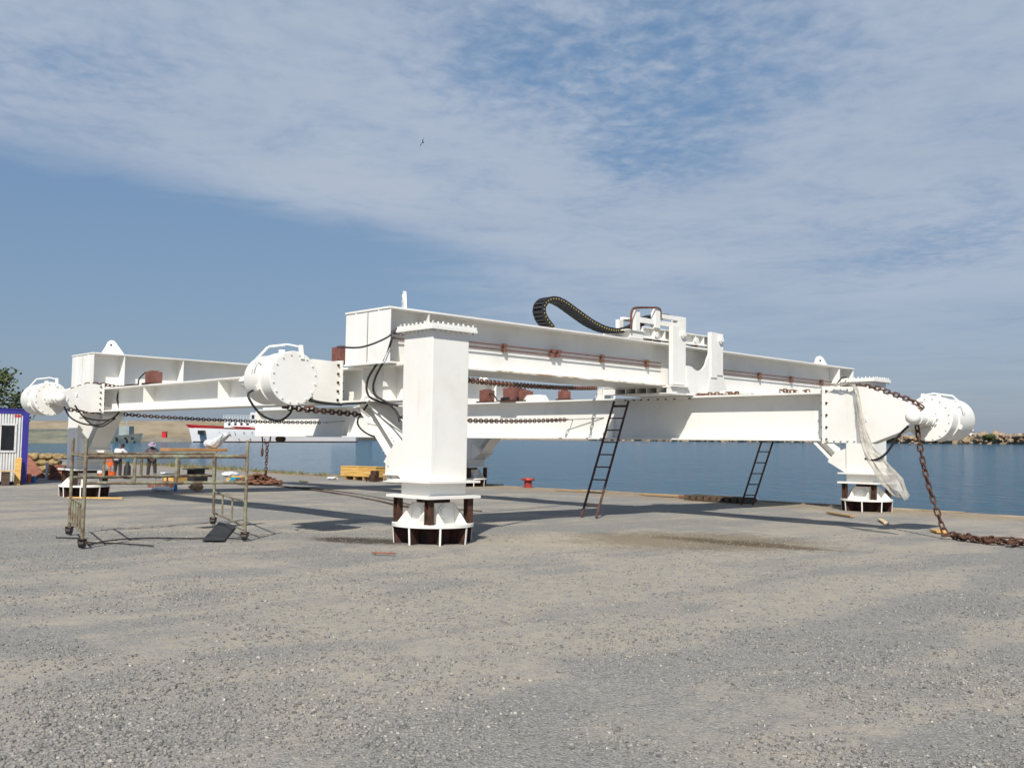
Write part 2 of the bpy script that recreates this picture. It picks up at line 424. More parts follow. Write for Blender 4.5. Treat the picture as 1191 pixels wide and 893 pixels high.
def make_girder(b0, wid=1.5, aend=17.5):
    """twin I girder; b0 = camera-side flange edge"""
    mb = MB(); hf = wid / 4 - .006; b1 = b0 + hf; b2 = b0 + wid - hf
    for bb in (b1, b2):
        ibeam_u(mb, bb, hf, GC0, GC1, -.54, aend)
        for a in (.42, 2.3, aend - .9, aend - .03) if wid > 1.6 else (.42, aend - .9, aend - .03):
            stiff_u(mb, a, bb, hf, -1); stiff_u(mb, a, bb, hf, 1)
        # closed end plates with coped upper corners
        a = -.52
        for (y0, y1) in ((bb - hf + .01, bb - .0135), (bb + .0135, bb + hf - .01)):
            mb.prism([(a, y0, GC0 + .035), (a, y1, GC0 + .035), (a, y1, GC1 - .035), (a, y0, GC1 - .035)], (.02, 0, 0))
        # little triangular webs under the top flange at the end
    g = mb.build('main_girder', M['white'], frame)
    return g, b1, b2
def lug(g, a, b, c, along, w=.55, h=.34, name='lifting_lug'):
    pts = []
    for t in np.linspace(R(-62), R(170), 12): pts.append((math.sin(t) * .13 + .05, c + h - .13 + math.cos(t) * .13))
    prof = [(-w / 2, c), (w / 2 - .05, c)] + [(.0 + .15 * math.cos(t) + .02, c + h - .15 + .15 * math.sin(t)) for t in np.linspace(R(5), R(150), 10)]
    al = Vector((along[0], along[1], 0)).normalized(); nn = Vector((-al.y, al.x, 0)) * .05
    mb = MB()
    mb.prism([Vector((a, b, 0)) + al * x + Vector((0, 0, z)) for x, z in prof], nn)
    hc = Vector((a, b, c + h - .15)) + al * .02
    mb.cyl(hc - nn * .35, hc + nn * 1.35, .085, 14)
    o = mb.build(name, M['white'], g, smooth=True)
    mb = MB(); mb.cyl(hc - nn * .42, hc + nn * 1.42, .036, 12); mb.build('lug_hole', M['blackmatte'], g)
    return o
gA, gA1, gA2w = make_girder(.75)
lug(gA, .35, 1.45, GC1, (.5, .86), .5, .46); lug(gA, 16.6, 1.45, GC1, (-.9, .44), .62, .36)
gB, gB1, gB2w = make_girder(15.65, 1.8, 16.75)
lug(gB, .35, 16.5, GC1, (-.75, .66), .82, .48); lug(gB, 15.9, 16.5, GC1, (-.2, .98), .6, .40)
# oxide pipes and clamps along girder A
pb = gA1 - .0125 - .075
def pipes(a0, a1, kink=False):
    for z in (3.905, 3.815):
        mb = MB(); mb.tube([(a0, pb, z), (a1, pb, z)], .014, 8); mb.build('oxide_pipe', M['pipe'], gA, smooth=True)
pipes(-.38, 8.05); pipes(10.05, 17.0)
mb = MB(); mb.tube([(8.7, pb, 3.9), (9.35, pb, 3.9)], .014, 8); mb.build('oxide_pipe', M['pipe'], gA, smooth=True)
for a in (.55, 2.70, 5.85, 7.52, 12.56, 14.26, 16.0):
    MB().box(a - .03, a + .03, pb - .035, gA1 - .0125, 3.775, 3.85).box(a - .03, a + .03, pb - .034, gA1 - .0125, 3.868, 3.945).build('pipe_clamp', M['plank'] if False else M['chain_light'], gA)
for a in (4.15, 4.33, 10.12):
    MB().box(a - .045, a + .045, pb - .04, gA1 - .0125, 3.78, 3.85).box(a + .0, a + .09, pb - .04, gA1 - .0125, 3.87, 3.94).build('pipe_joint', M['motor'], gA)
# rubbed, rusty lower edge of girder A
MB().box(2.2, 8.4, .748, .7495, GC0 + .002, GC0 + .033).build('worn_edge', M['white_worn'], gA)

# lower cross beams on both sides
def cross(a, bn, bf):
    mb = MB(); ibeam_v(mb, a, .35, 2.60, 3.30, bn + H + .03, bf - H - .03)
    for b in (bn + 1.2, bn + 1.9, 8.0, 12.4, bf - 1.3):
        mb.box(a - .33, a - .0135, b - .01, b + .01, 2.635, 3.265); mb.box(a + .0135, a + .33, b - .01, b + .01, 2.635, 3.265)
    g = mb.build('cross_beam', M['white'], frame)
    for b0, b1, sgn in ((bn + H, bn + H + .028, 1), (bf - H - .028, bf - H, -1)):
        mb = MB(); mb.box(a - .41, a + .41, b0, b1, 2.45, 3.42)
        bb = b1 if sgn > 0 else b0
        for i in range(6):
            for x in (-.36, -.29, .29, .36):
                mb.cyl((a + x, bb, 2.68 + i * .115), (a + x, bb + sgn * .035, 2.68 + i * .115), .02, 6)
        mb.build('bolted_plate', M['white'], g)
    return g
cbL = cross(0, 0, 17.4); cbR = cross(16.75, 0, 18.25)
# knee braces with their gusset fins
def knee(a, b, s, ctop=2.60):
    f = b + s * H
    p0 = Vector((a, f + s * 1.55, ctop - .02)); p1 = Vector((a, f + s * .52, 1.62))
    d = (p1 - p0).normalized(); up = Vector((1, 0, 0)).cross(d).normalized()
    mb = MB()
    mb.bar(p0, p1, .024, .26, (1, 0, 0))
    mb.bar(p0 + up * .143, p1 + up * .143, .56, .024, (1, 0, 0)); mb.bar(p0 - up * .143, p1 - up * .143, .56, .024, (1, 0, 0))
    mb.bar(p0 + d * .02, p0 - d * .06, .60, .40, (1, 0, 0))
    k = mb.build('knee_brace', M['white'], frame)
    mb = MB(); mb.bar(p1 + d * .002, p1 + d * .035, .64, .42, (1, 0, 0))
    for i in range(3):
        for x in (-.25, .25):
            for e in (-.09, .09):
                q = p1 - d * (.06 + i * .09) + up * (.157 if e > 0 else -.157); mb.cyl(q + Vector((x, 0, 0)), q + Vector((x, 0, 0)) + up * (.03 if e > 0 else -.03), .02, 6)
    mb.build('brace_flange', M['white'], k)
    # fins
    mb = MB(); q0 = p1 + d * .036 + up * .21 * (1 if up.y * s > 0 else -1); q1 = p1 + d * .036 - up * .21 * (1 if up.y * s > 0 else -1)
    lo, hi = (q0, q1) if q0.z < q1.z else (q1, q0)
    for x in (-.37, .35):
        mb.prism([(a + x, f, 1.135), (a + x, f + s * .08, 1.135), (a + x, lo.y, lo.z), (a + x, hi.y, hi.z), (a + x, f, hi.z + .12)], (.02, 0, 0))
    mb.build('gusset_fin', M['white'], k)
for a, b, s in ((0, 0, 1), (16.75, 0, 1), (0, 17.4, -1), (16.75, 18.25, -1)): knee(a, b, s)

# drums: local axis z runs from the lid (z=0) to the far end (z=1)
def drum_mesh(parent, mtx, pin_at_lid, rail_up, L_=1.0, flip=1, rh=1.0):
    r = .49
    def mk(f, name, m=M['white'], sm=True, par=None):
        mb = MB(); f(mb)
        for v in mb.bm.verts: v.co = mtx @ v.co
        return mb.build(name, m, par if par is not None else parent, smooth=sm)
    body = mk(lambda mb: (mb.lathe([(0, .03), (r - .02, .03), (r - .02, .09), (r - .035, .10), (r - .035, .42), (r - .012, .425), (r - .012, .50), (r - .035, .505), (r - .035, L_ - .09), (r - .045, L_ - .05), (r - .08, L_ - .015), (r - .13, L_), (0, L_)], 48)), 'drum')
    def lidf(mb):
        mb.lathe([(0, 0), (r - .01, 0), (r, .012), (r, .028), (0, .028)], 48)
        for k in range(16):
            t = 2 * math.pi * (k + .5) / 16; x, y = (r - .055) * math.cos(t), (r - .055) * math.sin(t)
            mb.cyl((x, y, .001), (x, y, -.022), .016, 6)
    lid = mk(lidf, 'lid', par=body)
    # guard rail over the top with its posts; rail_up = local direction that is up
    up = Vector(rail_up); sd = Vector((0, 0, 1)).cross(up) * flip
    def railf(mb):
        for off in (.0,):
            pts = [up * (r * .30) + sd * (r * 1.0) + Vector((0, 0, .6)), up * (r * .62) + sd * (r * .92) + Vector((0, 0, .62)), up * (r * 1.22 * rh) + sd * (r * .38) + Vector((0, 0, .55 * L_)), up * (r * 1.30 * rh) - sd * (r * .1) + Vector((0, 0, .35)), up * (r * 1.18 * rh) - sd * (r * .3) + Vector((0, 0, .06))]
            mb.tube(pts, .017, 8); mb.tube([p + Vector((0, 0, .09)) - up * .015 for p in pts[:4]], .011, 6)
        mb.bar(pts[-1] + up * .03, up * (r * .72) - sd * (r * .3) + Vector((0, 0, .0)) , .07, .05)
        for ang in (0, 55, 110, -40):
            e = up * math.cos(R(ang)) + sd * math.sin(R(ang)); mb.bar(e * (r - .02) + Vector((0, 0, .46)), e * (r + .05) + Vector((0, 0, .46)), .09, .07)
    mk(railf, 'guard_rail', par=body, sm=True)
    def sleeve(mb):
        z0, z1 = (-.01, -.74) if pin_at_lid else (L_, L_ + .55)
        s = -1 if pin_at_lid else 1
        mb.lathe([(0, z0), (.17, z0), (.17, z0 + s * .06), (.135, z0 + s * .065), (.135, z1), (0, z1)], 24)
        for k in range(10):
            t = 2 * math.pi * k / 10; mb.cyl((.145 * math.cos(t) * 1.35, .145 * math.sin(t) * 1.35, z0), (.145 * math.cos(t) * 1.35, .145 * math.sin(t) * 1.35, z0 + s * .04), .016, 6)
        for q in (.12, .20, .28, .60) if pin_at_lid else (.12, .19, .45): mb.lathe([(.136, z0 + s * q), (.155, z0 + s * q), (.155, z0 + s * (q + .045)), (.136, z0 + s * (q + .045))], 24)
    mk(sleeve, 'pin_sleeve', par=body)
    def ball(mb):
        zc = -.79 if pin_at_lid else L_ + .6
        mb.lathe([(.0, zc - .145)] + [(.145 * math.cos(t), zc + .145 * math.sin(t)) for t in np.linspace(R(-75), R(75), 9)] + [(0, zc + .145)], 24)
    mk(ball, 'ball_cap', par=body)
    return body
def axes(o, zdir, xdir):
    z = Vector(zdir).normalized(); x = Vector(xdir).normalized(); y = z.cross(x)
    return Matrix(((x.x, y.x, z.x, o[0]), (x.y, y.y, z.y, o[1]), (x.z, y.z, z.z, o[2]), (0, 0, 0, 1)))
def haunch(parent, org, ax, nrm, prof, w, flange_t=.03, thk=.02):
    """tapering box: profile in (along ax, height), thickness w along nrm; flange plate at along=0"""
    o, ax, nrm = Vector(org), Vector(ax), Vector(nrm)
    P = [o + ax * x + Vector((0, 0, z)) for x, z in prof]
    mb = MB(); mb.prism([p + nrm * .025 for p in P], nrm * (w - .05))
    # side plates stand a little proud
    top = max(z for _, z in prof); bot = min(z for _, z in prof)
    h = mb.build('haunch', M['white'], parent)
    for k in (0.0, w - .0245):
        c = Vector((0, 0, 0))
        for x, z in prof: c += Vector((x, z, 0))
        c /= len(prof)
        Q = [o + ax * (c.x + (x - c.x) * 1.0 + (0 if x < .01 else .0)) + Vector((0, 0, c.y + (z - c.y) * 1.04)) + nrm * k for x, z in prof]
        MB().prism(Q, nrm * .0245).build('side_plate', M['white'], h)
    mb = MB(); a0 = o - ax * .0325
    def q(x, y, z): return a0 + ax * x + nrm * y + Vector((0, 0, z))
    mb.hexa([q(0, -.05, bot - .03), q(.03, -.05, bot - .03), q(.03, w + .05, bot - .03), q(0, w + .05, bot - .03), q(0, -.05, top + .03), q(.03, -.05, top + .03), q(.03, w + .05, top + .03), q(0, w + .05, top + .03)])
    n = 5
    mb.build('flange_plate', M['white'], h)
    for i in range(n):
        z = bot + .07 + (top - bot - .14) * i / (n - 1)
        bp = o + ax * .06 + Vector((0, 0, z)); MB().cyl(bp, bp - nrm * .03, .026, 6).build('flange_bolt', M['post'], h)
        bp2 = q(0, -.02, z); MB().cyl(bp2, bp2 - ax * .03, .026, 6).build('flange_bolt', M['post'], h)
    for x, z in ((.75, .58), (1.0, .42)):
        bp = o + ax * x + Vector((0, 0, bot + (top - bot) * z)); MB().bar(bp + nrm * .005, bp - nrm * .02, .03, .10).build('cleat', M['white'], h)
    return h
# near drum and its haunch
hN = haunch(frame, (-.385, 2.60, 0), (-1, 0, 0), (0, 1, 0), [(0, 2.60), (.65, 2.58), (1.85, 2.79), (1.98, 2.86), (2.03, 2.93), (1.98, 3.0), (1.85, 3.07), (.65, 3.42), (0, 3.40)], .42)
DN, DL, DR = -1, -1, 1
dN = drum_mesh(frame, axes((-2.25, 1.25, 2.93), (0, 1, 0), (1, 0, 0)), False, (0, -1, 0), 1.08, DN)
# far left drum and haunch
hL = haunch(frame, (-.385, 15.20, 0), (-1, 0, 0), (0, 1, 0), [(0, 2.60), (.35, 2.58), (1.25, 2.78), (1.32, 2.93), (1.25, 3.08), (.55, 3.36), (.35, 3.40), (0, 3.36)], .40)
dL = drum_mesh(frame, axes((-1.66, 15.72, 2.93), (0, 1, 0), (1, 0, 0)), True, (0, -1, 0), 1.35, DL)

# junction boxes on the left cross beam
def motor(parent, a, b, c, w=.34, h=.28, cover=True):
    mb = MB(); mb.box(a - w / 2, a + w / 2, b - w / 2, b + w / 2, c + .05, c + h)
    for i in range(4): mb.box(a - w / 2 - .012, a + w / 2 + .012, b - w / 2 + w * (i + .3) / 4, b - w / 2 + w * (i + .55) / 4, c + .06, c + h - .02)
    mb.box(a - w * .3, a + w * .3, b - w * .3, b + w * .3, c + h, c + h + .03)
    o = mb.build('junction_box', M['motor'], parent)
    MB().box(a - w * .7, a + w * .7, b - w * .7, b + w * .7, c + .002, c + .048).build('foot_plate', M['post'], o)
    return o
motor(frame, -.12, 12.25, 3.30, .34, .36); motor(frame, -.1, 2.95, 3.40, .34, .36)
# hoses
def hose(parent, pts, r=.022, m='black'):
    return MB().tube(curve(pts, 8), r, 8).build('hose', M[m], parent, smooth=True)
hose(frame, [(-.20, gA1 - .1, 3.905), (-.46, .80, 3.87), (-.47, .95, 3.55), (-.5, 1.45, 3.05), (-.5, 1.45, 2.72), (-.42, 1.15, 2.58), (-.3, .75, 2.5)])
hose(frame, [(-.20, gA1 - .1, 3.815), (-.5, .72, 3.75), (-.5, .88, 3.45), (-.52, 1.22, 3.0), (-.52, 1.2, 2.72), (-.45, .9, 2.56), (-.44, .6, 2.38), (-.44, .5, 2.2)])
hose(frame, [(-1.55, .95, 3.53), (-1.15, .75, 3.55), (-.7, .62, 3.75), (-.5, .52, 3.95), (-.3, .2, 4.0)], .018)
hose(frame, [(-2.55, 2.1, 2.75), (-2.85, 1.8, 2.6), (-2.62, 1.75, 2.28), (-2.29, 1.7, 2.17), (-2.03, 1.75, 2.3), (-1.93, 1.8, 2.5)])
hose(frame, [(-1.72, 2.05, 3.3), (-1.42, 2.35, 3.25), (-1.28, 2.4, 2.95), (-1.3, 2.42, 2.72), (-1.05, 2.45, 2.6), (-.55, 2.4, 2.56), (-.4, 2.2, 2.57), (-.38, 1.7, 2.58)])
hose(frame, [(-1.70, 2.0, 3.26), (-1.46, 2.3, 3.2), (-1.34, 2.35, 2.9), (-1.36, 2.4, 2.66), (-1.0, 2.42, 2.57), (-.5, 2.35, 2.54)])
hose(frame, [(-.05, 12.45, 3.62), (-.1, 12.8, 3.68), (-.15, 13.15, 3.5), (-.15, 13.2, 3.32)], .02)
hose(frame, [(-1.2, 15.12, 2.75), (-.9, 15.05, 2.4), (-.3, 14.95, 2.35), (.0, 14.9, 2.6), (-.05, 14.95, 3.0), (.1, 15.0, 3.35), (.6, 15.0, 3.45)], .024)
hose(frame, [(-1.5, 15.1, 2.7), (-1.35, 15.0, 2.4), (-1.0, 14.95, 2.22), (-.55, 14.95, 2.2), (-.25, 14.95, 2.35)], .024)
hose(frame, [(-1.1, 15.12, 2.6), (-.8, 15.0, 2.25), (-.5, 14.9, 2.15), (-.1, 14.9, 2.4)], .024)
hose(frame, [(-.15, 1.95, 2.56), (-.25, 2.15, 2.2), (-.05, 2.0, 1.95), (.4, 1.9, 1.9)], .018)
hose(frame, [(16.15, .3, 4.0), (15.9, .35, 3.95), (15.75, .45, 3.7), (15.75, .5, 3.45)], .02)

# ================================================================== TRAVELLING BEAM with its trolley
trav = thing('travelling_beam', 'long white steel travelling beam slung low across the frame, with a clamp trolley gripping the near girder', 'crane beam', 9.2, 0, 0)
BA = 0.0   # local a
mb = MB(); ibeam_v(mb, 0, .31, 2.0, 3.11, -2.92, 22.95, .04, .025)
mb.box(-.30, .30, 22.952, 22.985, 2.0, 3.11)
for b in (-2.0, -.2, 1.2, 2.4, 3.6, 8.0, 12, 15.6, 16.6, 20): mb.box(.0135, .30, b - .012, b + .012, 2.04, 3.07)
beam = mb.build('beam', M['white'], trav)
mb = MB(); mb.box(-.30, -.298, -2.5, 22.6, 1.996, 1.9995)
mb.bm.clear()
bolts(mb, [(-.22, b, 3.07) for b in (2.95, 2.66, 2.42, 2.16, 1.85, 1.59, 1.31, .83)], (0, 0, -1), .03, .035)
mb.build('flange_bolt', M['post'], trav)
hR = haunch(trav, (-.30, -2.955, 0), (0, -1, 0), (1, 0, 0), [(0, 1.99), (.90, 1.98), (1.08, 1.97), (2.15, 2.36), (2.28, 2.5), (2.15, 2.66), (1.9, 2.83), (.95, 3.17), (.9, 3.18), (0, 3.20)], .34)
mb = MB(); bolts(mb, [(-.305, -3.05 - .16 * i, 2.02) for i in range(6)], (-1, 0, 0), .02, .03); bolts(mb, [(-.305, -3.05 - .16 * i, 3.15) for i in range(5)], (-1, 0, 0), .02, .03); mb.build('plate_bolt', M['white'], trav)
dR = drum_mesh(trav, axes((.10, -5.16, 2.5), (1, 0, 0), (0, 1, 0)), True, (0, 1, 0), 1.35, DR, .86)
hose(trav, [(-.42, -4.95, 2.33), (-.5, -4.75, 2.1), (-.5, -4.5, 1.75), (-.5, -4.25, 1.6), (-.45, -4.0, 1.62)], .026)
for (b, w, h) in ((8.77, .34, .40), (7.5, .50, .42), (7.0, .3, .32), (5.4, .26, .28), (19.2, .3, .3)): motor(trav, -.05, b, 3.11, w, h)
hose(trav, [(-.1, 8.6, 3.4), (-.15, 8.35, 3.35), (-.2, 8.1, 3.16)], .02)
MB().tube([(-.15 + .16 * math.cos(t) * (1 + .1 * math.sin(3 * t)), 7.6 + .35 * math.sin(t), 3.15 + .03 * (t / 6.28)) for t in np.linspace(0, 18.8, 60)], .03, 6).build('hose_coil', M['black'], trav, smooth=True)
mb = MB(); mb.prism([(-.25, 6.95, 3.112), (-.25, 6.2, 3.112), (-.25, 6.35, 3.30), (-.25, 6.75, 3.30)], (.4, 0, 0)); mb.build('cover', M['white'], trav)
# chain anchor bracket left of the trolley
mb = MB(); mb.prism([(-.24, 4.08, 3.112), (-.24, 3.78, 3.112), (-.24, 3.80, 3.44), (-.24, 3.88, 3.44)], (.03, 0, 0)); mb.prism([(.1, 4.08, 3.112), (.1, 3.78, 3.112), (.1, 3.80, 3.44), (.1, 3.88, 3.44)], (.03, 0, 0))
mb.box(-.25, .14, 2.95, 3.92, 3.441, 3.47) if False else None
mb.box(-.22, .12, 3.02, 3.72, 3.22, 3.40); mb.box(-.24, .14, 2.98, 3.90, 3.403, 3.43); mb.box(-.235, -.21, 3.32, 3.36, 3.112, 3.402); mb.box(-.235, -.21, 3.72, 3.76, 3.112, 3.402)
mb.build('chain_bracket', M['white'], trav)
mb = MB()
for b in (5.08, 17.93): mb.tube([(-.02, b, 2.55), (-.25, b - .06, 2.55)], .015, 6); mb.tube([(-.24, b, 2.55), (-.1, b - .75, 2.58), (-.0135, b - 1.2, 2.6)], .012, 6)
mb.build('anchor_rod', M['galv'], trav)
mb = MB()
for b in (3.86, 3.5, 16.75, 16.4): mb.prism([(-.0135, b, 2.04), (-.14, b, 2.04), (-.0135, b, 2.65)], (0, .015, 0))
mb.build('web_gusset', M['white'], trav)
# trolley clamp: camera-side plate with two legs, and a mirror behind the girder
tro = thing('t', 'x', 'x', 0, 0) ; bpy.data.objects.remove(tro)
def clampside(b, t, s):
    mb = MB()
    def poly(pts): mb.prism([(x - 9.2, b, z) for x, z in pts], (0, t, 0))
    poly([(7.97, 3.36), (8.22, 3.36), (8.22, 4.80), (7.97, 4.80)]); poly([(8.222, 3.36), (8.50, 3.36), (8.50, 4.795), (8.222, 4.795)])
    # web with scalloped top between the legs
    arc = [(9.06 + .40 * math.sin(t_), 4.16 - .40 * math.cos(t_)) for t_ in np.linspace(R(-38), R(75), 14)]
    web = [(8.60, 3.118), (10.42, 3.118), (10.30, 3.45), (10.14, 3.85), (10.12, 4.75), (9.62, 4.75), (9.62, 4.35)] + arc[::-1] + [(8.72, 3.86), (8.60, 3.86)]
    mb.prism([(x - 9.2, b + t * .3, z) for x, z in web], (0, t * .4, 0))
    poly([(9.60, 3.62), (9.86, 3.62), (9.86, 4.80), (9.60, 4.80)]); poly([(9.862, 3.7), (10.12, 3.7), (10.12, 4.79), (9.862, 4.79)])
    mb.prism([(9.40 - 9.2, b + t * .2, 3.118), (10.45 - 9.2, b + t * .2, 3.118), (10.15 - 9.2, b + t * .2, 3.72), (9.6 - 9.2, b + t * .2, 3.72)], (0, -s * .12, 0)) if s < 0 else None
    cl = mb.build('trolley_clamp', M['white'], trav)
    # wheel bosses
    for x in (8.36, 9.99):
        mb = MB(); mb.cyl((x - 9.2, b - .0, 4.62), (x - 9.2, b - .05, 4.62), .10, 16); mb.cyl((x - 9.2, b - .05, 4.62), (x - 9.2, b - .075, 4.62), .055, 16); mb.build('wheel_boss', M['white'], cl, smooth=True)
    return cl
clampside(.60, .12, -1); clampside(2.30, .12, 1)
mb = MB()
mb.box(-1.42, -.58, .62, 2.35, 3.118, 3.142); mb.box(-1.42, -.58, .62, 2.35, 3.272, 3.30); mb.box(-1.0, -.6, .66, 2.3, 3.144, 3.27)
mb.box(7.90 - 9.2, 8.62 - 9.2, .55, .74, 3.303, 3.335); mb.box(8.64 - 9.2, 10.40 - 9.2, .80, 2.2, 3.118, 3.30)
mb.build('trolley_base', M['white'], trav)
for b in (.64, .95, 1.28, 1.62, 1.96, 2.30): MB().box(-1.40, -1.002, b - .014, b + .014, 3.144, 3.27).build('base_rib', M['white'], trav)
# roller beams on top of the girder (both edges)
for b in (.80, 1.95):
    mb = MB(); ibeam_u(mb, b + .12, .13, 4.44, 4.72, 7.05 - 9.2, 10.42 - 9.2, .025, .02)
    for x in (7.06, 7.5, 7.92, 8.75, 9.2, 9.55, 10.4): mb.box(x - 9.2 - .01, x - 9.2 + .01, b, b + .109, 4.466, 4.694)
    rb = mb.build('roller_beam', M['white'], trav)
    for x in (7.55, 9.2):
        mb = MB(); mb.cyl((x - 9.2, b + .02, 4.56), (x - 9.2, b - .04, 4.56), .07, 14); mb.build('roller_pin', M['white'], rb, smooth=True)
    mb = MB()
    for x in (7.4, 7.75, 9.3): mb.cyl((x - 9.2, b + .02, 4.415), (x - 9.2, b + .22, 4.415), .034, 14)
    mb.build('roller', M['chain_light'], rb, smooth=True)
# cable arm above the trolley
mb = MB()
K = -9.2
mb.box(7.44 + K, 7.62 + K, .72, .87, 4.722, 5.19); mb.box(6.72 + K, 6.86 + K, .74, .87, 4.60, 5.08); mb.box(6.85 + K, 7.0 + K, 1.38, 1.5, 4.60, 4.92)
mb.box(6.865 + K, 8.40 + K, .76, .86, 4.80, 4.92); mb.box(8.40 + K, 8.72 + K, .76, .98, 4.725, 5.10); mb.box(7.625 + K, 8.395 + K, .76, .86, 4.99, 5.09); mb.box(7.0 + K, 8.4 + K, 1.40, 1.48, 4.9, 5.0)
mb.box(7.0 + K, 7.42 + K, .875, 1.39, 4.93, 4.95)
mb.build('cable_arm', M['white'], trav)
mb = MB(); mb.box(6.55 + K, 7.03 + K, .78, 1.6, 4.40, 4.57); mb.box(6.42 + K, 7.05 + K, .74, 1.65, 4.573, 4.597); mb.build('arm_base', M['white'], trav)
for off in (0, .12):
    MB().tube(curve([(6.5 + K + off, .7 + off, 4.6), (6.5 + K + off, .7 + off, 5.0), (6.62 + K + off, .7 + off, 5.12), (7.2 + K, .7 + off, 5.19), (7.52 + K, .7 + off, 5.21), (7.64 + K + off, .72 + off, 5.13), (7.65 + K + off, .72 + off, 4.98)], 6), .020, 8).build('oxide_pipe', M['pipe'], trav, smooth=True)
# clutter along the right part of the top flange
mb = MB(); mb.tube([(-.12, -.05, 3.17), (-.12, -.9, 3.17)], .05, 8); mb.build('white_tube', M['white'], trav, smooth=True)
mb = MB()
for b in (-1.15, -1.4, -1.62, -2.3): mb.box(-.2, .0, b - .09, b + .09, 3.112, 3.20)
mb.build('white_block', M['white'], trav)
mb = MB(); mb.box(-.2, .1, .0, 1.3, 3.112, 3.125); mb.bm.clear()
# shackle and hanging hook under the far end
mb = MB(); mb.tube([(-.1, 22.75, 2.0), (-.1, 22.7, 1.8), (-.1, 22.45, 1.70), (-.1, 22.1, 1.8), (-.1, 22.05, 2.0)], .03, 8); mb.build('shackle', M['chain'], trav, smooth=True)
mb = MB(); mb.tube([(-.1, 22.68, 1.8), (-.1, 22.7, 1.5)], .02, 6); mb.ico((-.1, 22.7, 1.35), .1, 2, 0, (.6, .6, 2)); mb.build('hanging_hook', M['chain'], trav, smooth=True)
mb = MB(); mb.cyl((-.1, 21.5, 1.9), (-.1, 21.0, 1.9), .1, 10); mb.build('pulley', M['post'], trav)

# ================================================================== SUPPORT STANDS
def make_stand():
    t = thing('support_stand', 'x', 'stand', 0, 0)
    mb = MB(); mb.lathe([(0, .295), (.755, .295), (.755, .35), (0, .35)], 48); mb.build('round_plate', M['white'], t, smooth=True)
    mb = MB(); mb.lathe([(0, .0), (.40, .0), (.40, .293), (0, .293)], 32); mb.build('inner_drum', M['oxide_shade'], t, smooth=True)
    for k in range(8):
        an = 2 * math.pi * (k + .37) / 8; d = Vector((math.cos(an), math.sin(an), 0)); n = Vector((-d.y, d.x, 0)) * .03
        mb = MB(); mb.prism([d * .39 + Vector((0, 0, -.03)) - n / 2, d * .71 + Vector((0, 0, -.03)) - n / 2, d * .735 + Vector((0, 0, .293)) - n / 2, d * .39 + Vector((0, 0, .293)) - n / 2], n)
        f = mb.build('fin', M['oxide_shade'], t)
        mb = MB(); mb.bar(d * .716 + Vector((0, 0, -.03)), d * .742 + Vector((0, 0, .293)), .035, .012, n); mb.build('fin_edge', M['white'], f)
    for (x, y) in ((-1, -1), (1, -1), (-1, 1), (1, 1)):
        X, Y = x * .46, y * .46; mb = MB()
        mb.box(X - .06, X + .06, Y - .065, Y - .048, .352, .808); mb.box(X - .06, X + .06, Y + .048, Y + .065, .352, .808); mb.box(X - .011, X + .011, Y - .047, Y + .047, .353, .807)
        mb.build('post', M['post'], t)
    mb = MB(); mb.hexa([(-.32, -.32, .352), (.32, -.32, .352), (.32, .32, .352), (-.32, .32, .352), (-.27, -.27, .72), (.27, -.27, .72), (.27, .27, .72), (-.27, .27, .72)])
    jb = mb.build('jack_block', M['white'], t)
    MB().box(-.22, .22, -.22, .22, .722, .808).build('gap_shade_plate', M['oxide_shade'], jb)  # dark colour paints the shaded gap below the bearing plate
    for d in (Vector((0, -1, 0)), Vector((-1, 0, 0)), Vector((1, 0, 0)), Vector((0, 1, 0))):
        p = d * .27 + Vector((0, 0, .57)); MB().lathe([(0, 0), (.115, 0), (.115, .04), (.075, .04), (.075, .06), (0, .06)], 20, Matrix.Translation(p) @ d.to_track_quat('Z', 'Y').to_matrix().to_4x4()).build('jack_boss', M['white'], jb, smooth=True)
    for d in (Vector((0, -1, 0)), Vector((-1, 0, 0)), Vector((1, 0, 0)), Vector((0, 1, 0))):
        for s in (-1, 1):
            n = Vector((-d.y, d.x, 0)); p = n * (s * .26)
            mb = MB(); mb.prism([d * .325 + p + Vector((0, 0, .352)), d * .64 + p + Vector((0, 0, .352)), d * .27 + p + Vector((0, 0, .72))], n * .022); mb.build('gusset', M['white'], t)
    return t
st0 = make_stand()
stl = ['round white support stand with rusty posts under the nearest column, in full sun', 'round white support stand under the right hand column at the quay edge', 'round support stand in shade under the left column beside the two men', 'small far support stand at the quay edge, seen just past the nearest column']
for i, (a, b) in enumerate(COLS):
    t = st0 if i == 0 else copy_tree(st0)
    place(t, a, b, 0); t['label'] = stl[i]; t['category'] = 'stand'; t['group'] = 'support stands under the columns'

# ================================================================== CABLE CARRIER
cc = thing('cable_carrier', 'black plastic cable carrier chain rising in a loop from the girder to the trolley', 'cable carrier', 3.9, 1.12, GC1)
def curve2(pp, n):
    return [(v.x, v.z) for v in curve([(x, 0, z) for x, z in pp], n)]
path = curve2([(4.12, 4.42), (3.88, 4.62), (3.80, 4.82), (3.92, 5.0), (4.18, 5.08), (4.5, 5.03), (4.95, 4.86), (5.5, 4.66), (6.05, 4.56), (6.6, 4.60), (7.1, 4.75), (7.55, 4.98), (7.95, 5.08), (8.3, 5.10)], 12)
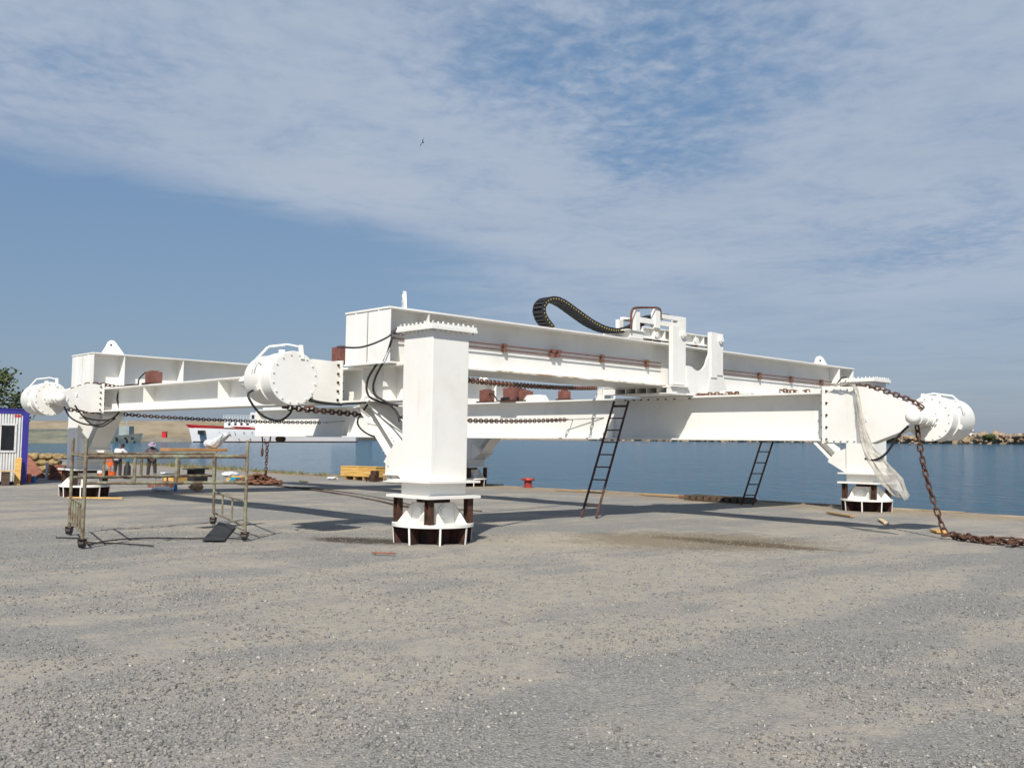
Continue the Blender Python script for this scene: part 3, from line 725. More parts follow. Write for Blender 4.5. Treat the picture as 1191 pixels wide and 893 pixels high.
# resample evenly
L = [0]
for i in range(1, len(path)): L.append(L[-1] + math.dist(path[i], path[i - 1]))
def at(s):
    for i in range(1, len(path)):
        if L[i] >= s:
            t = (s - L[i - 1]) / max(1e-9, L[i] - L[i - 1]); return Vector((path[i - 1][0] * (1 - t) + path[i][0] * t, 0, path[i - 1][1] * (1 - t) + path[i][1] * t))
    return Vector((path[-1][0], 0, path[-1][1]))
nl = 62; pitch = L[-1] / nl
pins = []; mb = MB(); ofs = Vector((-3.9, 0, -GC1))
for i in range(nl):
    p0, p1 = at(i * pitch) + ofs, at((i + 1) * pitch) + ofs; d = (p1 - p0).normalized(); nn = Vector((-d.z, 0, d.x))
    for b in (-.14, .14): mb.bar(p0 - d * .006 + Vector((0, b, 0)), p1 + d * .006 + Vector((0, b, 0)), .03, .115 if i % 2 else .109, (0, 1, 0))
    for k in (-1, 1): mb.bar((p0 + p1) / 2 + Vector((0, -.12, 0)) + nn * (.05 * k), (p0 + p1) / 2 + Vector((0, .12, 0)) + nn * (.05 * k), pitch * .7, .014, d)
    pins.append(p0 + Vector((0, -.156, 0)))
clk = mb.build('carrier_links', M['blackmatte'], cc)
pin0 = MB().cyl((0, 0, 0), (0, -.008, 0), .016, 8).build('link_pin', M['yellow'], clk, loc=pins[0])
for p in pins[1:]:
    c = pin0.copy(); C.objects.link(c); c.parent = clk; c.location = p
for k in (-.07, -.025, .025, .07): MB().tube([at(s) + ofs + Vector((0, k, 0)) for s in np.linspace(.05, L[-1], 40)], .02, 6).build('cable', M['black'], cc, smooth=True)

# ================================================================== CHAINS
def link(mb, c, d, n, ln=.13, wd=.075, r=.015, seg=10, sides=5):
    """one stadium link centred at c, long axis d, plane normal n"""
    d = d.normalized(); n = (n - d * n.dot(d)).normalized(); s = n.cross(d); h = ln / 2 - wd / 2; pts = []
    for k in range(seg):
        t = 2 * math.pi * k / seg + .3; x, y = math.cos(t) * wd / 2, math.sin(t) * wd / 2
        pts.append(c + s * x + d * (y + (h if y > 0 else -h)))
    mb.tube(pts, r, sides, closed=True)
def chain(label, pts, ln=.135, wd=.08, r=.0155, m='chain', sag=0, name='chain', jitter=.25, group=None):
    P = [Vector(p) for p in pts]; org = P[0].copy(); P = [p - org for p in P]
    if sag:
        A, B = P[0], P[-1]; P = [A.lerp(B, t) - Vector((0, 0, sag * 4 * t * (1 - t))) for t in np.linspace(0, 1, 24)]
    Ls = [0]
    for i in range(1, len(P)): Ls.append(Ls[-1] + (P[i] - P[i - 1]).length)
    pit = ln - 2 * r; n = int(Ls[-1] / pit); mb = MB(); ref = Vector((.3, .2, 1))
    def pos(s):
        for i in range(1, len(P)):
            if Ls[i] >= s:
                t = (s - Ls[i - 1]) / max(1e-9, Ls[i] - Ls[i - 1]); return P[i - 1].lerp(P[i], t), (P[i] - P[i - 1]).normalized()
        return P[-1], (P[-1] - P[-2]).normalized()
    for i in range(n):
        c, d = pos((i + .5) * pit)
        x = d.orthogonal() if abs(d.z) > .9 else (ref - d * ref.dot(d)).normalized(); x = x.normalized(); y = d.cross(x)
        a = (math.pi / 2 if i % 2 else 0) + random.uniform(-jitter, jitter)
        link(mb, c, d, x * math.cos(a) + y * math.sin(a), ln, wd, r)
    o = mb.build(name, M[m], None, smooth=True); place(o, *org)
    return tag(o, label, 'chain', group)
chain('long rusty chain pulled from the far left haunch to the end of the low beam', [(-1.45, 15.12, 2.62), (8.95, 17.95, 2.55)], .15, .09, .017, sag=.10, jitter=.12)
chain('rusty chain pulled from under the nearest drum past the tall column to the low beam', [(-1.75, 2.45, 2.45), (8.95, 5.08, 2.55)], .15, .09, .017, sag=.13, jitter=.12)
chain('rusty chain stretched just under the near girder to the bracket on the low beam', [(.45, -.3, 3.0), (8.96, 3.98, 3.42)], .15, .09, .017, 'chain_light', sag=.05, jitter=.12)
chain('short rusty chain lying over the top of the right hand haunch', [(9.15, -3.3, 3.22), (9.05, -3.8, 3.23), (9.05, -4.15, 3.16), (9.05, -4.5, 3.03), (9.05, -4.9, 2.88), (9.15, -5.15, 2.70)], .15, .09, .018)
hang = [(9.05, -5.1, 2.70), (8.93, -5.08, 2.62), (8.9, -5.07, 2.4), (9.1, -5.10, 1.6), (9.25, -5.18, 1.0), (9.35, -5.3, .5), (9.4, -5.42, .12), (9.38, -5.6, .05), (9.2, -5.85, .04), (9.05, -6.2, .04), (9.0, -6.55, .04), (8.95, -7.0, .04), (8.8, -8.0, .04)]
chain('heavy rusty chain hanging from the right drum pin and trailing over the ground', curve(hang, 6), .18, .10, .0195, 'chain', jitter=.5)
mb_pts = []
for t in np.linspace(0, 1, 60): mb_pts.append((9.25 - .55 * t + .13 * math.sin(t * 31), -5.55 - 1.9 * t + .10 * math.cos(t * 23), .05 + .04 * abs(math.sin(t * 17))))
chain('loose second length of rusty chain piled beside the hanging one on the ground', mb_pts, .18, .10, .0195, 'chain', jitter=1.2)
chain('rusty chain heaped along the right part of the low beam top', [(9.05, .95, 3.2), (9.0, .6, 3.15), (9.0, .2, 3.15), (9.05, -.2, 3.15), (9.0, -.7, 3.16)], .13, .08, .016, 'chain_light', jitter=1)
chain('short rusty chain on the low beam beside its right end', [(9.05, -1.75, 3.2), (9.0, -2.0, 3.15), (9.05, -2.3, 3.14), (9.0, -2.6, 3.14)], .13, .08, .016, 'chain_light', jitter=.8)
chain('rusty chain draped over the far left haunch top', [(-1.35, 15.3, 3.16), (-1.0, 15.4, 3.30), (-.75, 15.4, 3.40), (-.4, 15.35, 3.42), (.1, 15.1, 3.34), (.2, 14.5, 3.34), (.15, 13.9, 3.33)], .15, .09, .017, jitter=.5)
chain('dark chain hanging under the far end of the low beam down to a rusty heap', [(9.1, 22.3, 1.72), (9.1, 22.35, .5), (9.1, 22.4, .2)], .17, .10, .022, jitter=.3)
# rusty heap under it
hp = []
for i in range(420):
    t = random.random() * 6.28; q = random.random() ** .6; hp.append((9.1 + .85 * q * math.cos(t), 23.3 + 1.15 * q * math.sin(t), .05 + .42 * (1 - q) ** 1.1 * random.random() + .02))
mb = MB()
for p in hp[:260]: link(mb, Vector(p) - Vector((9.1, 23.3, 0)), Vector((random.uniform(-1, 1), random.uniform(-1, 1), random.uniform(-.4, .4))), Vector((random.random(), random.random(), 1)), .24, .14, .032, 8, 5)
hpo = mb.build('chain_heap', M['chain_light'], None, smooth=True); place(hpo, 9.1, 23.0, 0); tag(hpo, 'heap of rusty chain on the gravel under the far end of the low beam', 'chain heap')

# ================================================================== LADDERS
def ladder(label, foot, top, wdir, w, n):
    F, T, W = Vector(foot), Vector(top), Vector(wdir).normalized() * w
    t = thing('ladder', label, 'ladder', *F, group='rusty ladders leaning on the gantry'); T = T - F
    dd = T.normalized()
    for k in (0, 1): MB().bar(W * k, T + W * k, .05, .035, W).build('rail', M['ladder'], t)
    for i in range(n):
        q = T * ((i + .9) / (n + .35)); MB().cyl(q + W * .04, q + W * .96, .017, 8).build('rung', M['ladder'], t)
    MB().bar(T * .955 + W * .03, T * .955 + W * .97, .02, .06).build('top_bar', M['ladder'], t)
ladder('taller rusty steel ladder leaning on the low beam below the trolley', (7.04, 2.75, 0), (8.86, 3.25, 3.03), (.2, -1, 0), .44, 9)
ladder('shorter rusty ladder close to the water, its top hidden behind the low beam', (15.75, 3.75, 0), (15.45, 2.36, 3.27), (.726, -.687, 0), .36, 9)

# ================================================================== SCAFFOLD
LA, LB, RA, RB = Vector((-4.80, 4.81, 0)), Vector((-5.44, 2.36, 0)), Vector((-1.57, 5.54, 0)), Vector((-2.69, 2.06, 0))
sc = thing('scaffold_tower', 'low rusty green tube scaffold on castors standing on the gravel', 'scaffold', *LB)
o0 = LB.copy()
def V3(p, z): return Vector((p.x - o0.x, p.y - o0.y, z))
TOPZ = {0: 1.80, 1: 1.79, 2: 1.82, 3: 1.80}
for i, P in enumerate((LA, LB, RA, RB)):
    l = MB().cyl(V3(P, .15), V3(P, TOPZ[i]), .030, 10).build('leg', M['scaf'], sc, smooth=True)
    mb = MB(); mb.cyl(V3(P, .065) + Vector((.03, -.03, 0)), V3(P, .065) + Vector((-.03, .03, 0)), .062, 14); mb.build('castor_wheel', M['black'], l, smooth=True)
    mb = MB(); mb.bar(V3(P, .065) + Vector((.04, -.04, 0)), V3(P, .14) + Vector((.04, -.04, 0)), .04, .012); mb.bar(V3(P, .065) + Vector((-.04, .04, 0)), V3(P, .14) + Vector((-.04, .04, 0)), .04, .012); mb.box(V3(P, 0).x - .06, V3(P, 0).x + .06, V3(P, 0).y - .06, V3(P, 0).y + .06, .141, .152); mb.build('castor_fork', M['post'], l)
for (P, Q, kk) in ((LA, LB, 4), (RA, RB, 2)):
    mb = MB()
    for z in (.25, .69): mb.tube([V3(P, z), V3(Q, z)], .02, 8)
    for i in range(kk):
        t = (i + 1) / (kk + 1.2); a_ = P.lerp(Q, t); mb.tube([V3(a_, .25), V3(a_, .69)], .02, 8)
    mb.tube([V3(P, 1.49), V3(Q, 1.49)], .022, 8)
    mb.build('end_frame', M['galv'] if False else M['scaf'], sc, smooth=True)
for (P, Q) in ((LB, RB), (LA, RA)):
    for z in (1.52, 1.20) if False else (1.52, ): MB().tube([V3(P, 1.49), V3(Q, 1.51)], .034, 8).build('rail', M['scaf'], sc, smooth=True)
    MB().tube([V3(P, 1.06), V3(Q, 1.04)], .028, 8).build('rail', M['scaf'], sc, smooth=True)
    for t in (.285, .54, .78) if P is LB else (.2, .45, .72):
        q = P.lerp(Q, t); MB().tube([V3(q, 1.06), V3(q, 1.49)], .03, 8).build('upright', M['scaf'], sc, smooth=True)
# boards resting on the scaffold
def board(name, label, cat, p0, p1, w, h, m, z, group=None):
    p0, p1 = Vector((*p0, z)), Vector((*p1, z)) if len(p1) == 2 else Vector(p1)
    o = MB().bar(Vector((0, 0, h / 2)), p1 - p0 + Vector((0, 0, h / 2)), w, h).build(name, M[m], None, bevel=.006); place(o, *p0)
    return tag(o, label, cat, group)
q0 = LA.lerp(RA, .05).lerp(LB.lerp(RB, .05), .45); q1 = LA.lerp(RA, .75).lerp(LB.lerp(RB, .75), .45)
q2 = LA.lerp(RA, .56).lerp(LB.lerp(RB, .56), .35); q3 = LA.lerp(RA, .98).lerp(LB.lerp(RB, .98), .35)
board('scaffold_board', 'short orange brown board stack on the scaffold beside the plastic bag', 'board', q2.xy, q3.xy, .34, .06, 'boardor', 1.572)
# crumpled bag on the boards
mb = MB(); mb.ico((0, 0, .10), 1, 3, 0, (.26, .15, .11))
for v in mb.bm.verts:
    k = mnoise.noise(v.co * 9) * .07; v.co += v.co.normalized() * k; v.co.z = max(0, v.co.z + max(0, v.co.x) * .8)
bagp = LA.lerp(RA, .93).lerp(LB.lerp(RB, .93), .35)
bo = mb.build('plastic_bag', M['bag'], None); place(bo, bagp.x, bagp.y, 1.634, R(-43)); tag(bo, 'crumpled pale plastic bag on the scaffold boards', 'bag')
# cast shadow by the scaffold, put in as a dark flat sheet
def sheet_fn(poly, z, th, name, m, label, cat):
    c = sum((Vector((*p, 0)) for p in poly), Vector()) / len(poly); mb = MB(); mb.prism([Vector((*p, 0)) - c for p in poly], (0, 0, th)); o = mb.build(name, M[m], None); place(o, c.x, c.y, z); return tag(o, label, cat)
sheet_fn([(-1.25, 5.9), (-1.46, 4.75), (-3.06, 2.1), (-3.38, 2.32)], .012, .006, 'shadow_sheet', 'blackmatte', 'dark flat sheet standing in for a cast shadow between the right scaffold legs', 'sheet')

# ================================================================== PLASTIC WRAP on the right haunch
pl = [(8.80, -3.2, 3.25), (8.80, -3.62, 3.24), (8.82, -3.78, 3.15), (8.80, -3.84, 2.8), (8.79, -3.90, 2.43), (8.78, -4.04, 1.93), (8.76, -4.3, 1.55), (8.75, -4.61, 1.15), (8.75, -4.86, .82)]
wd = [.05, .08, .08, .09, .12, .22, .36, .46, .22]
P = curve(pl, 6); mb = MB(); rows = []
for i, p in enumerate(P):
    t = i / (len(P) - 1) * (len(wd) - 1); k = min(int(t), len(wd) - 2); w_ = wd[k] * (1 - (t - k)) + wd[k + 1] * (t - k); row = []
    for j in range(9):
        s = j / 8 - .5; row.append(mb.bm.verts.new(p - Vector(pl[0]) + Vector((-.02 - .035 * abs(math.sin(j * 1.3 + i * .11)) * min(1, w_ * 5) + s * w_ * .25, -s * w_ * .95, s * w_ * .25 + .01 * math.sin(i * .9 + j))) + Vector((mnoise.noise(Vector((i * .3, j * .45, 0))), 0, mnoise.noise(Vector((i * .3, j * .5, 4))) * (1 + 1.2 * (i > len(P) - 3)))) * .05))
    rows.append(row)
for A, B in zip(rows[:-1], rows[1:]):
    for j in range(8): mb.bm.faces.new([A[j], A[j + 1], B[j + 1], B[j]])
po = mb.build('plastic_wrap', M['film'], None, smooth=True); place(po, *pl[0]); sm = po.modifiers.new('thick', 'SOLIDIFY'); sm.thickness = .006
tag(po, 'torn strip of dirty plastic wrap hanging down the right hand haunch', 'plastic sheet')

# ================================================================== CRATE, BLOCKS, BOLLARD AND OTHER THINGS ON THE QUAY
cr = thing('wooden_crate', 'long new yellow wooden crate on skids standing near the quay edge', 'crate', 16.1, 25.4, 0, R(-90 + 8))
mb = MB()
for z in range(3): mb.box(-1.25, 1.25, -.36, -.33, .18 + z * .155, .325 + z * .155); mb.box(-1.25, 1.25, .33, .36, .18 + z * .155, .325 + z * .155); mb.box(-1.252, -1.222, -.33, .33, .18 + z * .155, .325 + z * .155); mb.box(1.222, 1.252, -.33, .33, .18 + z * .155, .325 + z * .155)
mb.box(-1.22, 1.22, -.33, .33, .19, .60); mb.build('side_boards', M['crate'], cr)
MB().box(-1.28, 1.28, -.38, .38, .632, .665).build('lid', M['crate'], cr)
for x in (-.95, -.3, .35, .95): MB().box(x - .05, x + .05, -.34, .34, 0.0, .178).build('skid', M['plank'], cr)
for y in (-.395, .365):
    MB().box(-.06, .06, y, y + .03, .17, .63).build('batten', M['crate'], cr)
def mesh_thing(mb, name, m, label, cat, a, b, c=0, rot=0, smooth=False, group=None, bevel=0):
    o = mb.build(name, M[m], None, smooth=smooth, bevel=bevel); place(o, a, b, c, rot); return tag(o, label, cat, group)
mb = MB(); mb.box(-.18, .18, -.16, .16, 0, .30); mb.box(-.05, .18, -.16, .16, .302, .50); mb.bar((-.2, .28, 0), (.1, .18, .4), .05, .04)
mesh_thing(mb, 'rusty_block', 'post', 'small dark brown stepped block beside the right end of the yellow crate', 'block', 15.4, 23.55, 0, R(20))
# spare white bracket box near the crate
xb = thing('steel_bracket', 'spare white steel bracket box with a round hole behind the nearest column', 'bracket', 15.9, 22.35, 0, 0)
mb = MB(); mb.prism([(-.4, .45, .38), (-.4, -.5, .38), (-.4, -.5, 1.15), (-.4, .45, 1.15)], (.8, 0, 0)); mb.box(-.5, .5, -.58, .5, .34, .378); mb.build('box', M['white'], xb)
MB().cyl((-.39, .2, .80), (-.412, .2, .80), .09, 14).build('hole', M['blackmatte'], xb)
mb = MB(); mb.box(-.45, .45, -.55, .55, .02, .07); mb.prism([(-.3, .5, .075), (-.3, .2, .075), (-.3, .35, .33)], (.05, 0, 0)); mb.prism([(-.3, -.1, .075), (-.3, -.45, .075), (-.3, -.25, .33)], (.05, 0, 0)); mb.box(-.2, .2, -.3, .3, .075, .335); mb.build('foot', M['white'], xb)
bl = thing('bollard', 'short red mooring bollard at the water edge left of the tall ladder', 'bollard', 17.95, 15.85, 0)
mb = MB(); mb.lathe([(0, 0), (.20, 0), (.20, .04), (.16, .06), (.16, .27), (.19, .30), (0, .30)], 24); mb.build('shaft', M['bollard'], bl, smooth=True)
mb = MB(); mb.lathe([(0, .302), (.26, .302), (.28, .34), (.26, .40), (0, .42)], 24); mb.box(-.28, .28, -.12, .12, .32, .385); mb.build('head', M['bollard'], bl, smooth=True)
# timbers in the beam shadow by the water
pt = thing('timber_row', 'row of dark old sleepers lying in shadow by the water near the short ladder', 'timber', 16.9, 5.3, 0, R(92))
for i in range(9): MB().box(-1.1 + i * .27, -1.1 + i * .27 + .17, -.45, .45, 0, .13).build('sleeper', M['oldwood'], pt, bevel=.01)
for y in (-.3, .25): MB().box(-1.15, 1.3, y, y + .11, .132, .17).build('bearer', M['oldwood'], pt)
board('plank', 'long brown plank on the sandy quay edge left of the dark sleepers', 'plank', (17.5, 9.3), (17.55, 7.2), .2, .05, 'plank', .02)
board('plank', 'thin plank lying on the quay edge below the dark sleepers in the sun', 'plank', (17.2, 7.3), (17.3, 4.6), .14, .07, 'redwood', .03)
board('plank', 'brown plank on the sand left of the right hand support stand', 'plank', (14.3, -.1), (13.4, -1.3), .16, .05, 'plank', .01)
board('plank', 'thin pale batten on the sand below the right hand support stand', 'plank', (13.1, -2.2), (11.8, -3.0), .12, .04, 'plywood', .01)
board('plank', 'short pale board lying beside the trailing chain', 'plank', (10.75, -4.65), (10.4, -4.95), .25, .05, 'crate', .01)
board('plank', 'plank lying near the water left of the bollard shadow', 'plank', (17.3, 13.6), (17.3, 11.9), .14, .04, 'plank', .01)
board('plank', 'yellowish plank on the gravel in front of the left support stand', 'plank', (.35, 15.2), (-.9, 16.2), .18, .04, 'crate', .01)
board('plank', 'thin brown stick on the open gravel in front of the nearest stand', 'plank', (-2.1, -1.05), (-1.85, -1.35), .05, .025, 'redwood', .01)
board('plank', 'yellow board scrap on the gravel between the crate and the shadow', 'plank', (12.0, 24.4), (11.9, 23.7), .16, .05, 'crate', .01)
# ropes on the ground
def rope(label, pts, r, m):
    P = [Vector((*p, r * .6)) for p in pts]; o = P[0].copy(); mb = MB(); mb.tube([p - o for p in curve(P, 10)], r, 6); ob = mb.build('rope', M[m], None, smooth=True); place(ob, *o); tag(ob, label, 'rope')
rope('thick dark brown rope lying on the gravel behind the nearest stand, the nearer of two', [(8.95, 21.3), (8.3, 17.0), (7.2, 13.2), (6.3, 10.3), (5.55, 8.1), (5.4, 5.6)], .03, 'oldwood')
rope('thinner brown rope lying on the gravel behind the nearest stand, the farther of two', [(9.2, 20.3), (8.9, 17.0), (7.9, 13.4), (6.9, 10.4), (6.1, 8.2), (6.2, 5.6)], .018, 'oldwood')
rope('thin black cable wandering over the gravel below the scaffold', [(-5.2, 2.75), (-4.6, 3.3), (-3.9, 3.35), (-3.3, 2.8), (-2.9, 2.7), (-2.6, 2.2)], .012, 'black')
rope('thin black cable curling on the gravel by the left scaffold legs', [(-5.2, 4.3), (-4.9, 3.9), (-5.1, 3.3), (-4.7, 2.7), (-4.4, 2.0)], .012, 'black')
# buckets and cone by the left stand
def bucket(label, a, b, r, h, lower, upper):
    t = thing('bucket', label, 'bucket', a, b)
    MB().lathe([(0, 0), (r * .85, 0), (r * .93, h * .55), (0, h * .55)], 20).build('body', M[lower], t, smooth=True)
    MB().lathe([(0, h * .552), (r * .93, h * .552), (r, h * .97), (r * 1.05, h * .97), (r * 1.05, h), (r * .9, h), (r * .85, h * .8), (0, h * .8)], 20).build('rim', M[upper], t, smooth=True)
bucket('orange bucket with a white upper half right of the left support stand', 5.7, 31.2, .18, .42, 'orange', 'whiteplastic')
bucket('plain orange bucket behind the scaffold at the feet of the white shirted man', 6.2, 31.1, .16, .30, 'orange', 'orange')
mb = MB(); mb.box(-.05, .05, -.05, .05, 0, .55); mb.box(-.16, .16, -.02, .02, .551, 1.0)
mesh_thing(mb, 'warning_board', 'orange', 'red orange warning board standing right of the left column', 'sign', 6.6, 32.5, 0, R(-43))
mb = MB(); mb.lathe([(0, 0), (.15, 0), (.15, .55), (.07, .68), (.05, .8), (0, .8)], 16)
mesh_thing(mb, 'gas_cylinder', 'blackmatte', 'small black gas cylinder standing beside the men', 'gas cylinder', 6.5, 30.2, 0, 0, True)
# workbench
wb = thing('trestle_stool', 'low grey metal trestle stool right of the left support stand', 'stool', 4.2, 21.0, 0, R(30))
MB().box(-.4, .4, -.2, .2, .52, .56).build('top', M['galv'], wb)
for x in (-.36, .36):
    for y in (-.16, .16): MB().box(x - .02, x + .02, y - .02, y + .02, 0, .518).build('leg', M['galv'], wb)
MB().box(-.15, .2, -.1, .1, .562, .60).build('tray', M['whiteplastic'], wb)
mb = MB(); mb.box(-.42, .42, -.3, .3, 0, .08); mb.box(-.42, .42, -.3, -.25, .082, .3); mb.box(-.42, .42, .25, .3, .082, .3); mb.box(-.42, -.37, -.249, .249, .082, .3); mb.box(.37, .42, -.249, .249, .082, .3)
mesh_thing(mb, 'wooden_box', 'crate', 'open orange brown wooden box on the ground behind the scaffold', 'box', 6.2, 24.6, 0, R(25))
mb = MB(); mb.box(-.5, .5, -.25, .25, 0, .35); mb.box(-.35, .35, -.2, .2, .352, .55); mb.box(-.55, .55, -.28, .28, .552, .6)
mesh_thing(mb, 'black_tool_chest', 'blackmatte', 'black tool chest with a flat lid behind the scaffold', 'tool chest', 7.6, 25.6, 0, R(30))
mb = MB(); mb.lathe([(0, 0), (.5, 0), (.5, .12), (.4, .22), (0, .22)], 20)
mesh_thing(mb, 'cable_reel', 'redwood', 'low brown cable reel lying in the shade in front of the hatted man', 'reel', 4.6, 22.2, 0, 0, True)
mb = MB(); mb.ico((0, 0, .15), .22, 2, .25, (1.2, .8, .7))
mesh_thing(mb, 'cardboard_scrap', 'plank', 'torn cardboard scrap lying on the shadow edge behind the scaffold', 'scrap', 4.35, 18.7, 0)
mb = MB(); mb.ico((0, 0, .12), .35, 3, .1, (1.3, .9, .42))
mesh_thing(mb, 'plastic_bag', 'bag', 'pale plastic bag lying flat on the quay beyond the scaffold', 'bag', 12.2, 31.4, 0)
mb = MB(); mb.ico((0, 0, .07), .2, 2, .2, (1.5, .8, .4))
mesh_thing(mb, 'plastic_scrap', 'bag', 'white plastic scrap at the foot of the yellow crate', 'scrap', 14.9, 26.3, 0)
mb = MB(); mb.ico((0, 0, .07), .26, 2, .2, (1.5, .8, .35))
mesh_thing(mb, 'plastic_scrap', 'bag', 'clear plastic scrap in the shade before the white shirted man', 'scrap', 3.3, 19.2, 0)
mb = MB(); mb.lathe([(0, 0), (.06, 0), (.06, .2), (.03, .26), (0, .26)], 12)
mesh_thing(mb, 'plastic_bottle', 'blueplastic', 'small blue plastic bottle on the ground in front of the hatted man', 'bottle', 3.75, 19.1, 0, 0, True)
mb = MB(); mb.box(-.3, .3, -.2, .2, 0, .12); mb.box(-.25, .25, -.17, .17, .122, .22)
mesh_thing(mb, 'turquoise_bundle', 'turq', 'small turquoise and white bundle beside the rusty chain heap', 'bundle', 9.2, 24.95, 0, R(15))
mb = MB(); mb.box(-.5, .5, -.12, .12, 0, .16); mb.box(-.3, .45, -.1, .1, .162, .25)
mesh_thing(mb, 'timber_offcut', 'crate', 'orange timber offcuts behind the turquoise bundle', 'timber', 9.7, 25.8, 0, R(-40))

# ================================================================== CABIN, STRAW, CRATES AT LEFT
cb = thing('site_cabin', 'white corrugated site cabin with blue corner frame at the left edge', 'cabin', 1.0, 26.25, 0, R(-9))
# local: x to the right along the front, y away
mb = MB(); Wc = -6.0
for i in range(60):
    x0 = Wc + .02 + i * .097
    if x0 > -.26: break
    mb.box(x0, x0 + .055, -.045, 0, .12, 2.70)
mb.box(Wc, -.22, .001, 2.4, .1, 2.70)
wall = mb.build('wall', M['cabinwall'], cb)
mb = MB(); mb.box(-.22, .0, -.06, 2.44, .04, 2.86); mb.box(Wc, -.222, -.06, 2.44, 2.705, 2.86); mb.box(Wc, -.222, -.04, 2.42, .02, .098); mb.build('frame', M['blueframe'], cb)
MB().box(Wc - .02, .02, -.08, 2.46, 2.862, 2.90).build('roof', M['blueframe'], cb)
wn = MB().box(-2.1, -.42, -.075, -.046, 1.22, 1.29).box(-2.1, -.42, -.075, -.046, 2.25, 2.32).box(-.49, -.42, -.075, -.046, 1.292, 2.248).box(-2.1, -2.03, -.075, -.046, 1.292, 2.248).box(-1.0, -.95, -.075, -.046, 1.292, 2.248).build('window', M['whiteplastic'], cb)
MB().box(-2.03, -1.002, -.062, -.047, 1.292, 2.248).box(-.948, -.492, -.062, -.047, 1.292, 2.248).build('pane', M['glass'], wn)
MB().box(-.52, -.3, -.052, -.047, 2.58, 2.66).build('label_plate', M['shipred'], cb)
mb = MB(); mb.bar((0, 0, 0), (.05, .22, 1.02), .03, .22, (.1, 1, 0)); mesh_thing(mb, 'board', 'crate', 'yellow board leaning upright against the cabin corner', 'board', *(MRI @ (cb.matrix_world @ Vector((-.38, -.42, .02)))).to_tuple()[:2], 0, R(-9))
bn = thing('bench', 'low plank bench in front of the cabin wall', 'bench', *(MRI @ (cb.matrix_world @ Vector((-1.2, -.6, 0)))).to_tuple()[:2], 0, R(-9))
MB().box(-.9, .65, -.2, .2, .50, .56).build('seat', M['plywood'], bn)
for x in (-.6, .4): MB().box(x - .12, x + .12, -.16, .16, 0, .498).build('leg', M['oldwood'], bn)
def stack(mb, nx, nz):
    for k in range(nz):
        for i in range(nx):
            mb.ico((i * .52 + random.uniform(-.05, .05) + (k % 2) * .2, random.uniform(-.05, .05), .14 + k * .27), 1, 3, 0, (.36, .30, .17))
    for v in mb.bm.verts: v.co += Vector((mnoise.noise(v.co * 6), mnoise.noise(v.co * 6 + Vector((9, 0, 0))), mnoise.noise(v.co * 6 + Vector((0, 9, 0))))) * .07 + Vector((mnoise.noise(v.co * 17), mnoise.noise(v.co * 17 + Vector((5, 0, 0))), mnoise.noise(v.co * 17 + Vector((0, 5, 0))))) * .035
mb = MB(); stack(mb, 4, 4); mesh_thing(mb, 'sack_stack', 'straw', 'stack of straw coloured sacks right of the cabin', 'sack stack', 2.9, 33.5, 0, R(-43), True)
mb = MB(); mb.bar((0, 0, 0), (.75, .28, 1.12), .05, .06, (0, 1, 0)); mb.bm.clear(); mb.prism([(-.62, 0, 0), (.62, 0, 0), (-.5, .3, 1.1)], (0, .05, 0))
mesh_thing(mb, 'board_sheet', 'redwood', 'red brown triangular board leaning against the sacks', 'board', 2.65, 30.6, 0, R(-43))
cr2 = thing('slatted_crate', 'red brown slatted crate standing left of the left column', 'crate', 3.46, 29.91, 0, R(-43))
mb = MB(); mb.box(-.3, .3, -.25, .25, .02, .6)
mb.build('core', M['oldwood'], cr2); mb = MB()
for k in range(5): mb.box(-.34, .34, -.3, -.26, .02 + k * .13, .12 + k * .13)
mb.build('slat_side', M['redwood'], cr2); mb = MB()
for k in range(5): mb.box(-.34, .34, .26, .3, .02 + k * .13, .12 + k * .13)
mb.build('slat_side', M['redwood'], cr2)
mb = MB(); mb.bar((0, 0, 0), (.0, .0, .75), .10, .06); mb.bar((-.35, 0, .03), (.0, 0, .03), .10, .06)
mesh_thing(mb, 'angle_bracket', 'whiteplastic', 'white metal angle bracket between the leaning board and slatted crate', 'bracket', 3.0, 30.1, 0, R(-43))
mb = MB(); mb.lathe([(0, 0), (.13, 0), (.15, .34), (0, .34)], 16); mesh_thing(mb, 'paint_can', 'orange', 'orange paint can by the blue cabin corner', 'can', 1.5, 27.75, 0, 0, True)
mb = MB(); mb.lathe([(0, 0), (.12, 0), (.13, .25), (0, .25)], 16); mesh_thing(mb, 'paint_can', 'blueplastic', 'blue paint can beside the orange one near the cabin corner', 'can', 1.75, 27.9, 0, 0, True)

